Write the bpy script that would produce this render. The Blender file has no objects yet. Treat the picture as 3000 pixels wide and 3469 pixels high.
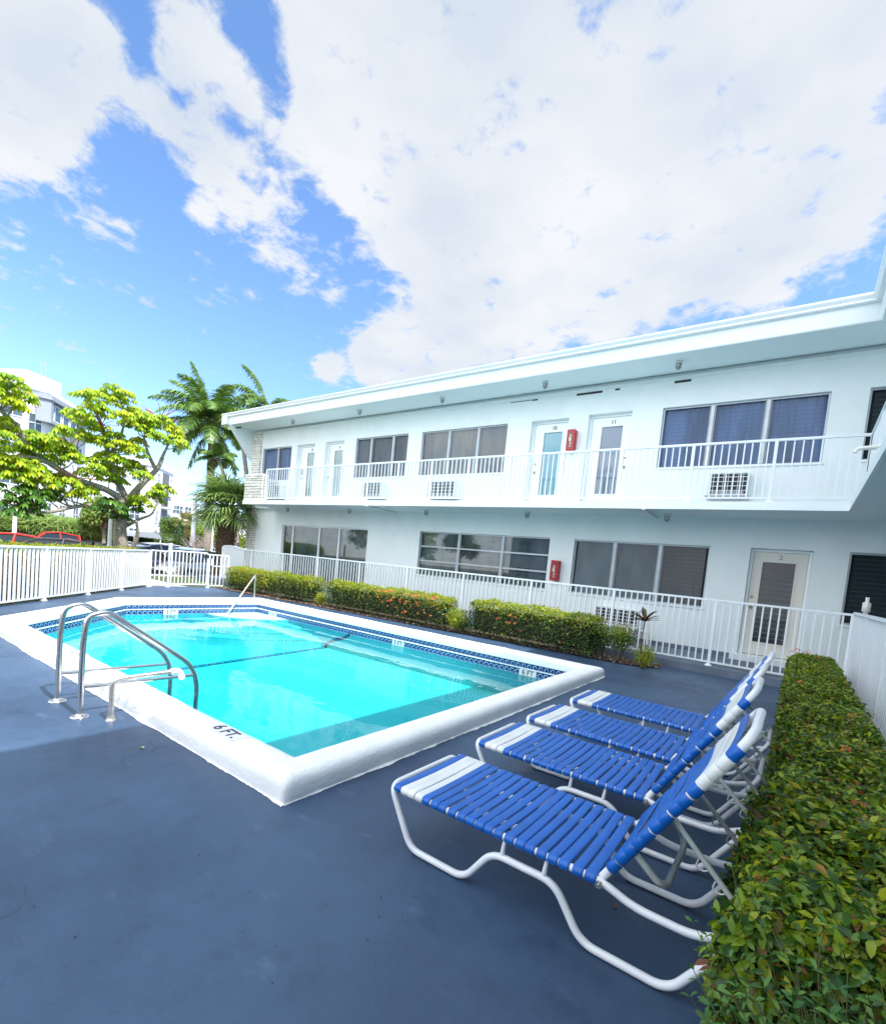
import bpy, bmesh, math, random
import numpy as np
from mathutils import Vector, Matrix
random.seed(7); rng = np.random.default_rng(7)
S = bpy.context.scene
COL = S.collection
R = math.radians

# ------------------------------------------------------------------ helpers
def tag(o, label=None, cat=None, group=None, kind=None):
    if label: o['label'] = label
    if cat: o['category'] = cat
    if group: o['group'] = group
    if kind: o['kind'] = kind
    return o
def empty(name, loc=(0, 0, 0), label=None, cat=None, group=None, rz=0):
    o = bpy.data.objects.new(name, None); COL.objects.link(o)
    o.location = loc; o.rotation_euler = (0, 0, rz); o.empty_display_size = .2
    return tag(o, label, cat, group)
def link(name, me, mats, parent=None, smooth=False):
    for m in (mats if isinstance(mats, (list, tuple)) else [mats]): me.materials.append(m)
    o = bpy.data.objects.new(name, me); COL.objects.link(o)
    if parent:
        o.parent = parent
    if smooth:
        me.polygons.foreach_set('use_smooth', [True] * len(me.polygons))
    return o
def loose(o, root):
    """parent o to root when o's mesh was written in world coordinates"""
    o.parent = root; o.matrix_parent_inverse = root.matrix_basis.inverted(); return o
def copy_tree(o, parent=None):
    c = o.copy(); COL.objects.link(c); c.parent = parent
    for ch in list(o.children): copy_tree(ch, c)
    return c
def np_mesh(name, V, F, mi=None):
    V = np.asarray(V, dtype=np.float32); F = np.asarray(F, dtype=np.int32)
    k = F.shape[1]; me = bpy.data.meshes.new(name)
    me.vertices.add(len(V)); me.vertices.foreach_set('co', V.ravel())
    me.loops.add(F.size); me.loops.foreach_set('vertex_index', F.ravel())
    me.polygons.add(len(F)); me.polygons.foreach_set('loop_start', np.arange(0, F.size, k, dtype=np.int32))
    if mi is not None: me.polygons.foreach_set('material_index', np.asarray(mi, dtype=np.int32))
    me.update(calc_edges=True); return me

class MB:
    def __init__(s): s.v = []; s.f = []; s.m = []; s.s = []
    def add(s, v, f, m=0, sm=False):
        n = len(s.v); s.v += [tuple(p) for p in v]
        for q in f: s.f.append([i + n for i in q]); s.m.append(m); s.s.append(sm)
    def box(s, x0, x1, y0, y1, z0, z1, m=0):
        s.add([(x, y, z) for z in (z0, z1) for y in (y0, y1) for x in (x0, x1)],
              [(0, 2, 3, 1), (4, 5, 7, 6), (0, 1, 5, 4), (2, 6, 7, 3), (0, 4, 6, 2), (1, 3, 7, 5)], m)
    def bbox(s, x0, x1, y0, y1, z0, z1, b=.01, m=0):
        """box with chamfered edges"""
        bm = bmesh.new(); bmesh.ops.create_cube(bm, size=1)
        for v in bm.verts:
            v.co = Vector(((x0 + x1) / 2 + v.co.x * (x1 - x0), (y0 + y1) / 2 + v.co.y * (y1 - y0), (z0 + z1) / 2 + v.co.z * (z1 - z0)))
        bmesh.ops.bevel(bm, geom=bm.edges[:], offset=b, segments=2, profile=.6, affect='EDGES')
        bm.verts.index_update()
        s.add([v.co[:] for v in bm.verts], [[v.index for v in f.verts] for f in bm.faces], m); bm.free()
    def obox(s, p, q, w, h, m=0, up=(0, 0, 1)):
        """bar from p to q, section w (across) x h (up)"""
        p = Vector(p); q = Vector(q); d = (q - p).normalized(); u = Vector(up)
        a = d.cross(u)
        if a.length < 1e-4: a = d.cross(Vector((1, 0, 0)))
        a.normalize(); b = a.cross(d).normalized(); a *= w / 2; b *= h / 2
        s.add([p - a - b, p + a - b, p + a + b, p - a + b, q - a - b, q + a - b, q + a + b, q - a + b],
              [(0, 1, 2, 3), (7, 6, 5, 4), (0, 4, 5, 1), (1, 5, 6, 2), (2, 6, 7, 3), (3, 7, 4, 0)], m)
    def quad(s, a, b, c, d, m=0): s.add([a, b, c, d], [(0, 1, 2, 3)], m)
    def poly(s, pts, m=0): s.add(pts, [tuple(range(len(pts)))], m)
    def prism(s, pts, z0, z1, m=0):
        n = len(pts)
        s.add([(x, y, z0) for x, y in pts] + [(x, y, z1) for x, y in pts],
              [tuple(range(n))[::-1], tuple(range(n, 2 * n))] + [(i, (i + 1) % n, n + (i + 1) % n, n + i) for i in range(n)], m)
    def tube(s, pts, r, n=10, fil=0, m=0, closed=False, cap=True, seg=5):
        P = [Vector(p) for p in pts]
        if fil > 0:
            Q = [P[0]] if not closed else []
            rngi = range(1, len(P) - 1) if not closed else range(len(P))
            for i in rngi:
                a, b, c = P[i - 1], P[i], P[(i + 1) % len(P)]
                d1 = (a - b); d2 = (c - b); l = min(fil, d1.length * .48, d2.length * .48)
                s1 = b + d1.normalized() * l; s2 = b + d2.normalized() * l
                for k in range(seg + 1):
                    t = k / seg; Q.append(s1 * (1 - t) ** 2 + b * 2 * t * (1 - t) + s2 * t * t)
            if not closed: Q.append(P[-1])
            P = Q
        N = len(P); rr = r if isinstance(r, (list, tuple)) else [r] * N
        if len(rr) != N: rr = [rr[0] + (rr[-1] - rr[0]) * i / (N - 1) for i in range(N)]
        V = []; prev = None
        for i in range(N):
            a = P[(i - 1) % N] if (closed or i > 0) else P[i]; b = P[(i + 1) % N] if (closed or i < N - 1) else P[i]
            t = (b - a).normalized()
            if prev is None:
                u = Vector((0, 0, 1)) if abs(t.z) < .9 else Vector((1, 0, 0))
                x = t.cross(u).normalized()
            else:
                x = (prev - t * prev.dot(t)).normalized()
            y = t.cross(x); prev = x
            for k in range(n):
                an = 2 * math.pi * k / n
                V.append(P[i] + (x * math.cos(an) + y * math.sin(an)) * rr[i])
        Fc = []
        M_ = N if closed else N - 1
        for i in range(M_):
            j = (i + 1) % N
            for k in range(n): Fc.append((i * n + k, i * n + (k + 1) % n, j * n + (k + 1) % n, j * n + k))
        s.add(V, Fc, m, True)
        if cap and not closed:
            s.add([V[k] for k in range(n)], [tuple(range(n))[::-1]], m); s.add([V[(N - 1) * n + k] for k in range(n)], [tuple(range(n))], m)
    def lathe(s, c, prof, n=16, m=0, sm=True):
        """prof: list of (r, z) from bottom to top around vertical axis at c"""
        V = []; cx, cy, cz = c
        for r, z in prof:
            for k in range(n): V.append((cx + r * math.cos(2 * math.pi * k / n), cy + r * math.sin(2 * math.pi * k / n), cz + z))
        Fc = [(i * n + k, i * n + (k + 1) % n, (i + 1) * n + (k + 1) % n, (i + 1) * n + k) for i in range(len(prof) - 1) for k in range(n)]
        s.add(V, Fc, m, sm)
        s.add(V[:n], [tuple(range(n))[::-1]], m); s.add(V[-n:], [tuple(range(n))], m)
    def build(s, name, mats, parent=None):
        me = bpy.data.meshes.new(name); me.from_pydata(s.v, [], s.f)
        me.polygons.foreach_set('material_index', s.m); me.polygons.foreach_set('use_smooth', s.s); me.update()
        return link(name, me, mats, parent)

# ------------------------------------------------------------------ materials
def new_mat(name):
    m = bpy.data.materials.new(name); m.use_nodes = True; nt = m.node_tree
    for n in list(nt.nodes): nt.nodes.remove(n)
    return m, nt
def nd(nt, t, **k):
    n = nt.nodes.new(t)
    for a, b in k.items():
        if hasattr(n, a): setattr(n, a, b)
        else: n.inputs[a].default_value = b
    return n
def rampn(nt, stops, src):
    r = nt.nodes.new('ShaderNodeValToRGB'); e = r.color_ramp.elements
    while len(e) < len(stops): e.new(.5)
    for i, (p, c) in enumerate(stops):
        e[i].position = p; e[i].color = (c[0], c[1], c[2], 1)
    nt.links.new(src, r.inputs[0]); return r
def M(name, col, rough=.5, metal=0., var=0., vs=3., bump=0., bs=60., col2=None, spec=.5, rvar=0., coat=0., detail=6):
    """principled with object-space noise: colour varies by var (or towards col2), surface bump"""
    m, nt = new_mat(name); L = nt.links.new
    out = nd(nt, 'ShaderNodeOutputMaterial'); b = nd(nt, 'ShaderNodeBsdfPrincipled')
    L(b.outputs[0], out.inputs[0])
    b.inputs['Roughness'].default_value = rough; b.inputs['Metallic'].default_value = metal
    b.inputs['Specular IOR Level'].default_value = spec; b.inputs['Coat Weight'].default_value = coat
    b.inputs['Base Color'].default_value = (*col, 1)
    tc = nd(nt, 'ShaderNodeTexCoord')
    if var or col2:
        n = nd(nt, 'ShaderNodeTexNoise'); n.inputs['Scale'].default_value = vs; n.inputs['Detail'].default_value = detail
        L(tc.outputs['Object'], n.inputs['Vector'])
        c2 = col2 or tuple(c * (1 - var) for c in col); c1 = col if col2 else tuple(min(1, c * (1 + var)) for c in col)
        r = rampn(nt, [(.32, c1), (.68, c2)], n.outputs['Fac']); L(r.outputs[0], b.inputs['Base Color'])
        if rvar:
            mr = nd(nt, 'ShaderNodeMapRange'); mr.inputs['To Min'].default_value = rough - rvar; mr.inputs['To Max'].default_value = rough + rvar
            mr.inputs['From Min'].default_value = .3; mr.inputs['From Max'].default_value = .7
            L(n.outputs['Fac'], mr.inputs['Value']); L(mr.outputs[0], b.inputs['Roughness'])
    if bump:
        n2 = nd(nt, 'ShaderNodeTexNoise'); n2.inputs['Scale'].default_value = bs; n2.inputs['Detail'].default_value = 4
        L(tc.outputs['Object'], n2.inputs['Vector'])
        bp = nd(nt, 'ShaderNodeBump'); bp.inputs['Strength'].default_value = bump; bp.inputs['Distance'].default_value = .02
        L(n2.outputs['Fac'], bp.inputs['Height']); L(bp.outputs[0], b.inputs['Normal'])
    return m
def leafmat(name, stops, rough=.42, trans=.3, tcol=None, spec=.45):
    m, nt = new_mat(name); L = nt.links.new
    out = nd(nt, 'ShaderNodeOutputMaterial'); b = nd(nt, 'ShaderNodeBsdfPrincipled'); t = nd(nt, 'ShaderNodeBsdfTranslucent'); mx = nd(nt, 'ShaderNodeMixShader')
    g = nd(nt, 'ShaderNodeNewGeometry'); r = rampn(nt, stops, g.outputs['Random Per Island'])
    b.inputs['Roughness'].default_value = rough; b.inputs['Specular IOR Level'].default_value = spec
    L(r.outputs[0], b.inputs['Base Color'])
    hs = nd(nt, 'ShaderNodeHueSaturation'); hs.inputs['Value'].default_value = 1.7; hs.inputs['Hue'].default_value = .485; hs.inputs['Saturation'].default_value = 1.1
    L(r.outputs[0], hs.inputs['Color']); L(hs.outputs[0], t.inputs['Color'])
    mx.inputs[0].default_value = trans
    L(b.outputs[0], mx.inputs[1]); L(t.outputs[0], mx.inputs[2]); L(mx.outputs[0], out.inputs[0]); return m
def glassmat(name, tint=(.6, .65, .7), refl=.06, rough=.02, mul=1.):
    m, nt = new_mat(name); L = nt.links.new
    out = nd(nt, 'ShaderNodeOutputMaterial'); t = nd(nt, 'ShaderNodeBsdfTransparent'); g = nd(nt, 'ShaderNodeBsdfGlossy'); mx = nd(nt, 'ShaderNodeMixShader')
    t.inputs[0].default_value = (*tint, 1); g.inputs['Roughness'].default_value = rough; g.inputs[0].default_value = (.95, .97, 1, 1)
    f = nd(nt, 'ShaderNodeFresnel'); f.inputs['IOR'].default_value = 1.5
    ad = nd(nt, 'ShaderNodeMath', operation='MULTIPLY_ADD'); ad.inputs[1].default_value = mul; ad.inputs[2].default_value = refl; ad.use_clamp = True
    L(f.outputs[0], ad.inputs[0]); L(ad.outputs[0], mx.inputs[0]); L(t.outputs[0], mx.inputs[1]); L(g.outputs[0], mx.inputs[2]); L(mx.outputs[0], out.inputs[0])
    return m

white_wall = M('white_stucco', (.80, .845, .85), .75, var=.025, vs=.9, bump=.25, bs=70)
def stuccomat():
    m = M('white_stucco', (.80, .845, .85), .75, var=.02, vs=.9, bump=.28, bs=70); nt = m.node_tree; L = nt.links.new
    b = [n for n in nt.nodes if n.type == 'BSDF_PRINCIPLED'][0]; src = b.inputs['Base Color'].links[0].from_socket
    tc = nd(nt, 'ShaderNodeTexCoord'); mp = nd(nt, 'ShaderNodeMapping'); mp.inputs['Scale'].default_value = (1.3, 1.3, .7); n = nd(nt, 'ShaderNodeTexNoise'); n.inputs['Scale'].default_value = 1.6; n.inputs['Detail'].default_value = 8; n.inputs['Roughness'].default_value = .7
    L(tc.outputs['Object'], mp.inputs[0]); L(mp.outputs[0], n.inputs['Vector']); r = rampn(nt, [(.42, (1, 1, 1)), (.75, (.93, .935, .92))], n.outputs['Fac'])
    mx = nd(nt, 'ShaderNodeMix', data_type='RGBA', blend_type='MULTIPLY'); mx.inputs[0].default_value = 1; L(src, mx.inputs[6]); L(r.outputs[0], mx.inputs[7]); L(mx.outputs[2], b.inputs['Base Color']); return m
white_wall = stuccomat()
louvre_edge = M('louvre_edge', (.10, .13, .17), .5)
white_paint = M('white_gloss_paint', (.83, .87, .88), .42, var=.03, vs=1.3, bump=.06, bs=30)
soffit_mat = M('soffit_paint', (.74, .82, .84), .6, var=.03, vs=.7, bump=.12, bs=40)
white_metal = M('white_powder_coat', (.82, .85, .88), .33, var=.02, vs=4)
rail_metal = M('aluminium_rail_paint', (.80, .84, .88), .38, var=.03, vs=2)
alu = M('aluminium_frame', (.42, .46, .50), .42, metal=.5, var=.08, vs=5)
dark_frame = M('weathered_frame', (.30, .33, .36), .5, var=.1, vs=6)
stone_mat = M('cream_ledgestone', (.74, .72, .67), .85, var=.18, vs=7, bump=.6, bs=35)
shingle = M('dark_roof_shingle', (.09, .075, .075), .9, var=.4, vs=9, bump=.5, bs=40)
coping_mat = M('rough_white_coping_paint', (.88, .88, .88), .62, var=.05, vs=3.5, bump=.32, bs=38)
plaster = M('pool_plaster', (.36, .70, .73), .7, var=.03, vs=1.2)
navy_tile = M('navy_glazed_tile', (.012, .022, .10), .12, var=.2, vs=12)
wave_tile = M('pale_blue_glaze', (.25, .42, .74), .14, var=.15, vs=12)
tile_white = M('white_marker_tile', (.74, .76, .74), .2, var=.05, vs=9)
ink = M('dark_blue_lettering', (.03, .045, .12), .5)
steel = M('brushed_stainless_steel', (.62, .61, .59), .2, metal=1., var=.1, vs=14, bump=.03, bs=90)
old_pipe = M('weathered_metal_pipe', (.36, .35, .33), .38, metal=.8, col2=(.60, .59, .57), vs=24, bump=.2, bs=60)
pvc = M('white_pvc', (.80, .78, .72), .45, var=.06, vs=14, bump=.2, bs=60)
blue_vinyl = M('blue_vinyl_strap', (.001, .110, .48), .36, var=.10, vs=7, bump=.05, bs=45)
white_vinyl = M('white_vinyl_strap', (.76, .77, .76), .36, var=.05, vs=9, bump=.05, bs=45)
tube_paint = M('white_lounger_tube', (.78, .80, .84), .30, var=.05, vs=8, bump=.02, bs=50)
grey_bar = M('dull_aluminium_bar', (.55, .58, .57), .42, metal=.25, var=.12, vs=12)
red_paint = M('red_cabinet_paint', (.42, .012, .022), .3, var=.1, vs=10)
soil = M('dark_mulch_soil', (.06, .035, .025), .95, col2=(.14, .09, .07), vs=26, bump=.9, bs=50)
bark = M('grey_bark', (.20, .17, .14), .9, col2=(.40, .36, .30), vs=16, bump=.8, bs=26)
palm_bark = M('ringed_palm_bark', (.38, .34, .29), .9, col2=(.24, .20, .17), vs=9, bump=.5, bs=20)
fibre_bark = M('brown_fibrous_boots', (.075, .045, .028), .95, col2=(.24, .17, .10), vs=14, bump=.9, bs=22)
twig_mat = M('brown_twig', (.10, .07, .05), .9, var=.3, vs=12)
brass = M('worn_brass', (.45, .36, .24), .35, metal=1.)
black_plastic = M('black_plastic', (.02, .02, .022), .4)
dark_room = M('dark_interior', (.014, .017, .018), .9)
asphalt = M('asphalt', (.11, .11, .115), .9, var=.25, vs=2, bump=.3, bs=80)
concrete = M('pale_concrete', (.46, .45, .42), .85, var=.12, vs=3, bump=.3, bs=60)
grass_mat = M('lawn_green', (.05, .085, .02), .95, col2=(.09, .11, .04), vs=9, bump=.7, bs=70)
walk_mat = M('grey_walkway_paint', (.12, .15, .20), .55, var=.2, vs=2.4, bump=.15, bs=60, rvar=.1)
far_white = M('far_white_render', (.78, .79, .80), .8, var=.03, vs=.3)
far_grey = M('far_grey_trim', (.33, .36, .40), .7, var=.05, vs=.5)
far_glass = M('far_window_glass', (.07, .11, .14), .12, var=.3, vs=1.2)
tyre = M('black_tyre', (.02, .02, .02), .8)
car_glass = M('tinted_car_glass', (.02, .03, .04), .06)
headlamp = M('clear_headlamp', (.6, .63, .66), .1)
taillamp = M('red_tail_lamp', (.4, .01, .01), .15)
black_grey = M('black_trim', (.015, .015, .017), .4)
clear = glassmat('window_glass', (.70, .76, .78), .04)
louvre_glass = glassmat('louvre_glass', (.72, .78, .84), .01, .10, .45)
dome_glass = glassmat('lamp_glass', (.7, .72, .70), .12, .15)

def deckmat():
    m, nt = new_mat('blue_grey_deck_paint'); L = nt.links.new
    out = nd(nt, 'ShaderNodeOutputMaterial'); b = nd(nt, 'ShaderNodeBsdfPrincipled'); L(b.outputs[0], out.inputs[0])
    tc = nd(nt, 'ShaderNodeTexCoord')
    n1 = nd(nt, 'ShaderNodeTexNoise'); n1.inputs['Scale'].default_value = .55; n1.inputs['Detail'].default_value = 7; n1.inputs['Roughness'].default_value = .6
    n2 = nd(nt, 'ShaderNodeTexNoise'); n2.inputs['Scale'].default_value = 5.; n2.inputs['Detail'].default_value = 10; n2.inputs['Roughness'].default_value = .75
    n3 = nd(nt, 'ShaderNodeTexNoise'); n3.inputs['Scale'].default_value = 180.; n3.inputs['Detail'].default_value = 3
    for n in (n1, n2, n3): L(tc.outputs['Object'], n.inputs['Vector'])
    r1 = rampn(nt, [(.35, (.026, .054, .110)), (.66, (.056, .108, .196))], n1.outputs['Fac'])
    r2 = rampn(nt, [(.30, (.66, .66, .68)), (.46, (.95, .95, .95)), (.74, (1.08, 1.08, 1.08))], n2.outputs['Fac'])
    mx = nd(nt, 'ShaderNodeMix', data_type='RGBA', blend_type='MULTIPLY'); mx.inputs[0].default_value = 1
    L(r1.outputs[0], mx.inputs[6]); L(r2.outputs[0], mx.inputs[7])
    # worn pale scuffs
    n4 = nd(nt, 'ShaderNodeTexNoise'); n4.inputs['Scale'].default_value = 3.1; n4.inputs['Detail'].default_value = 5
    mp = nd(nt, 'ShaderNodeMapping'); mp.inputs['Scale'].default_value = (1, 2.6, 1); L(tc.outputs['Object'], mp.inputs[0]); L(mp.outputs[0], n4.inputs['Vector'])
    r4 = rampn(nt, [(.64, (0, 0, 0)), (.76, (.16, .16, .16))], n4.outputs['Fac'])
    m2 = nd(nt, 'ShaderNodeMix', data_type='RGBA'); L(r4.outputs[0], m2.inputs[0]); L(mx.outputs[2], m2.inputs[6]); m2.inputs[7].default_value = (.24, .32, .42, 1)
    # hairline cracks
    vo = nd(nt, 'ShaderNodeTexVoronoi', feature='DISTANCE_TO_EDGE'); vo.inputs['Scale'].default_value = .62
    nz = nd(nt, 'ShaderNodeTexNoise'); nz.inputs['Scale'].default_value = 2.2; nz.inputs['Detail'].default_value = 8
    ad = nd(nt, 'ShaderNodeMix', data_type='RGBA', blend_type='ADD'); ad.inputs[0].default_value = .45
    L(tc.outputs['Object'], nz.inputs['Vector']); L(tc.outputs['Object'], ad.inputs[6]); L(nz.outputs['Color'], ad.inputs[7]); L(ad.outputs[2], vo.inputs['Vector'])
    rc = rampn(nt, [(.0, (.35, .35, .35)), (.006, (1, 1, 1))], vo.outputs['Distance'])
    nm = nd(nt, 'ShaderNodeTexNoise'); nm.inputs['Scale'].default_value = .9; L(tc.outputs['Object'], nm.inputs['Vector'])
    rm = rampn(nt, [(.54, (0, 0, 0)), (.62, (.8, .8, .8))], nm.outputs['Fac'])
    m3 = nd(nt, 'ShaderNodeMix', data_type='RGBA', blend_type='MULTIPLY'); L(rm.outputs[0], m3.inputs[0]); L(m2.outputs[2], m3.inputs[6]); L(rc.outputs[0], m3.inputs[7])
    L(m3.outputs[2], b.inputs['Base Color'])
    mr = nd(nt, 'ShaderNodeMapRange'); mr.inputs['From Min'].default_value = .3; mr.inputs['From Max'].default_value = .7; mr.inputs['To Min'].default_value = .34; mr.inputs['To Max'].default_value = .58
    L(n2.outputs['Fac'], mr.inputs['Value']); L(mr.outputs[0], b.inputs['Roughness'])
    bp = nd(nt, 'ShaderNodeBump'); bp.inputs['Strength'].default_value = .18; bp.inputs['Distance'].default_value = .004
    L(n3.outputs['Fac'], bp.inputs['Height'])
    bp2 = nd(nt, 'ShaderNodeBump'); bp2.inputs['Strength'].default_value = .25; bp2.inputs['Distance'].default_value = .02
    L(n2.outputs['Fac'], bp2.inputs['Height']); L(bp.outputs[0], bp2.inputs['Normal']); L(bp2.outputs[0], b.inputs['Normal'])
    return m
deck_mat = deckmat()
def watermat():
    m, nt = new_mat('pool_water'); L = nt.links.new
    out = nd(nt, 'ShaderNodeOutputMaterial'); t = nd(nt, 'ShaderNodeBsdfTransparent'); g = nd(nt, 'ShaderNodeBsdfGlossy'); mx = nd(nt, 'ShaderNodeMixShader')
    t.inputs[0].default_value = (.22, .92, .965, 1); g.inputs['Roughness'].default_value = .015
    tc = nd(nt, 'ShaderNodeTexCoord'); n = nd(nt, 'ShaderNodeTexNoise'); n.inputs['Scale'].default_value = 1.6; n.inputs['Detail'].default_value = 3
    mp = nd(nt, 'ShaderNodeMapping'); mp.inputs['Scale'].default_value = (1, 1.7, 1); L(tc.outputs['Object'], mp.inputs[0]); L(mp.outputs[0], n.inputs['Vector'])
    bp = nd(nt, 'ShaderNodeBump'); bp.inputs['Strength'].default_value = .13; bp.inputs['Distance'].default_value = .05
    L(n.outputs['Fac'], bp.inputs['Height'])
    f = nd(nt, 'ShaderNodeFresnel'); f.inputs['IOR'].default_value = 1.33
    L(bp.outputs[0], f.inputs['Normal']); L(bp.outputs[0], g.inputs['Normal'])
    L(f.outputs[0], mx.inputs[0]); L(t.outputs[0], mx.inputs[1]); L(g.outputs[0], mx.inputs[2]); L(mx.outputs[0], out.inputs[0]); return m
water_mat = watermat()
def curtainmat(name, col, k=26., dark=.55):
    m, nt = new_mat(name); L = nt.links.new
    out = nd(nt, 'ShaderNodeOutputMaterial'); b = nd(nt, 'ShaderNodeBsdfPrincipled'); L(b.outputs[0], out.inputs[0]); b.inputs['Roughness'].default_value = .9
    tc = nd(nt, 'ShaderNodeTexCoord'); n = nd(nt, 'ShaderNodeTexNoise'); n.inputs['Scale'].default_value = 2.5; n.inputs['Detail'].default_value = 3
    mp = nd(nt, 'ShaderNodeMapping'); mp.inputs['Scale'].default_value = (1, 1, .25); L(tc.outputs['Object'], mp.inputs[0]); L(mp.outputs[0], n.inputs['Vector'])
    r = rampn(nt, [(.35, col), (.65, tuple(c * dark for c in col))], n.outputs['Fac']); L(r.outputs[0], b.inputs['Base Color']); return m
cur_blue = curtainmat('blue_curtain', (.17, .29, .52)); cur_grey = curtainmat('grey_curtain', (.16, .22, .235))
cur_pale = curtainmat('pale_curtain', (.34, .38, .36)); cur_blind = curtainmat('horizontal_blind', (.24, .27, .28)); cur_dark = curtainmat('dark_screen', (.030, .042, .042))
cur_brown = curtainmat('grey_blind', (.24, .25, .25)); cur_teal = M('turquoise_blind', (.20, .66, .80), .6, var=.04, vs=1.); cur_slate = M('slate_blue_blind', (.26, .36, .50), .6, var=.05, vs=1.)  # first blind is a plain neutral grey
mint_refl = M('mint_glass_reflection', (.50, .68, .66), .6, var=.15, vs=1.5)  # teal reflection on the glass of two doors, put into the colour

# ------------------------------------------------------------------ camera
f_px, yaw, pitch, roll, cy = 1652.5, .625, -.0633, .0982, 2017.9
Fv = Vector((-math.sin(yaw) * math.cos(pitch), math.cos(yaw) * math.cos(pitch), math.sin(pitch)))
Rv = Vector((math.cos(yaw), math.sin(yaw), 0)); Uv = Rv.cross(Fv)
R2 = Rv * math.cos(roll) + Uv * math.sin(roll); U2 = Uv * math.cos(roll) - Rv * math.sin(roll)
cam = bpy.data.cameras.new('camera'); co = bpy.data.objects.new('camera', cam); COL.objects.link(co); S.camera = co
co.matrix_world = Matrix(((R2.x, U2.x, -Fv.x, 0), (R2.y, U2.y, -Fv.y, 0), (R2.z, U2.z, -Fv.z, 1.5), (0, 0, 0, 1)))
cam.sensor_fit = 'HORIZONTAL'; cam.sensor_width = 36; cam.lens = f_px / 3000 * 36
cam.shift_x = 0; cam.shift_y = (cy - 1734.5) / 3000
cam.clip_start = .05; cam.clip_end = 3000
S.render.resolution_x = 885; S.render.resolution_y = 1024

# ------------------------------------------------------------------ sky, clouds and sun
CL=[(-15.69,3.33,4.80),(-15.90,3.29,4.64),(-16.86,3.74,4.87),(-16.56,3.82,4.70),(-15.72,3.41,4.34),(-16.20,3.34,4.48),(-16.25,3.34,3.89),(-15.76,3.26,3.48),(-16.69,3.54,3.82),(-16.10,4.96,5.02),(-16.56,5.33,5.24),(-16.77,5.65,5.30),(-16.67,5.83,5.55),(-16.91,6.21,5.58),(-17.13,6.18,5.38),(-17.35,5.08,4.76),(-16.34,4.95,4.50),(-16.92,5.26,4.52),(-17.01,5.41,4.91),(-16.43,5.50,4.88),(-16.02,5.87,4.74),(-17.42,6.67,5.31),(-16.34,6.49,4.93),(-16.32,6.60,4.66),(-17.23,6.80,4.91),(-16.80,5.09,4.08),(-16.65,5.24,4.03),(-17.13,5.62,4.14),(-15.89,4.47,3.99),(-17.04,5.64,4.38),(-16.56,5.88,4.17),(-16.14,5.91,3.94),(-16.99,6.40,3.98),(-17.32,6.76,4.39),(-16.25,6.31,3.94),(-16.66,4.01,3.81),(-16.19,4.06,3.67),(-16.93,4.49,3.86),(-16.93,4.65,3.80),(-16.17,4.57,3.61),(-17.05,4.49,3.59),(-16.66,3.85,3.67),(-16.67,3.79,3.35),(-17.04,4.56,3.29),(-16.49,4.67,3.36),(-16.96,4.66,2.83),(-17.18,4.89,2.80),(-16.01,4.72,2.62),(-17.19,5.34,2.70),(-16.51,5.30,2.58),(-16.51,4.42,2.69),(-16.10,4.90,2.41),(-16.61,3.49,3.02),(-16.02,3.53,2.92),(-16.87,3.52,2.83),(-16.04,3.67,2.93),(-16.53,3.95,3.10),(-16.32,4.05,2.93),(-16.57,3.84,2.68),(-15.88,3.54,2.58),(-15.97,3.97,2.62),(-16.72,3.63,2.73),(-16.89,4.34,2.64),(-16.81,5.54,3.52),(-17.37,6.00,3.76),(-16.30,5.87,3.57),(-17.25,5.90,3.41),(-16.20,5.35,3.20),(-17.44,6.24,3.38),(-16.87,5.35,3.09),(-16.89,5.91,3.07),(-17.44,6.36,3.09),(-17.13,6.60,3.64),(-17.09,6.72,3.47),(-15.95,6.40,3.23),(-16.22,3.86,2.37),(-15.75,3.67,2.15),(-15.97,3.90,2.05),(-15.92,3.62,1.92),(-16.98,4.06,1.85),(-15.77,3.56,1.73),(-16.15,4.01,2.21),(-16.49,4.27,2.30),(-17.07,4.54,2.33),(-17.27,4.72,2.46),(-17.03,6.00,2.38),(-16.29,5.90,2.27),(-16.78,6.04,2.12),(-17.03,6.29,1.98),(-16.03,5.61,2.17),(-16.93,6.65,2.60),(-16.41,6.60,2.48),(-16.81,6.56,2.31),(-16.93,6.61,4.81),(-16.80,6.91,4.94),(-16.46,7.13,5.08),(-16.40,7.38,4.87),(-16.03,6.81,4.47),(-16.29,7.41,4.53),(-15.67,7.34,4.36),(-16.41,7.07,2.83),(-16.43,7.24,2.98),(-16.88,7.18,2.68),(-16.45,6.61,4.98),(-15.56,2.93,4.54),(-16.36,3.05,4.03),(-15.84,3.05,3.34),(-16.71,3.07,2.73),(-16.12,3.11,2.28),(-16.10,3.18,3.06),(-16.99,3.02,3.63),(-16.19,2.77,4.35),(-16.52,6.23,4.74),(-16.27,4.13,3.51),(-16.41,3.93,3.37),(-16.02,4.77,3.36)]
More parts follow.
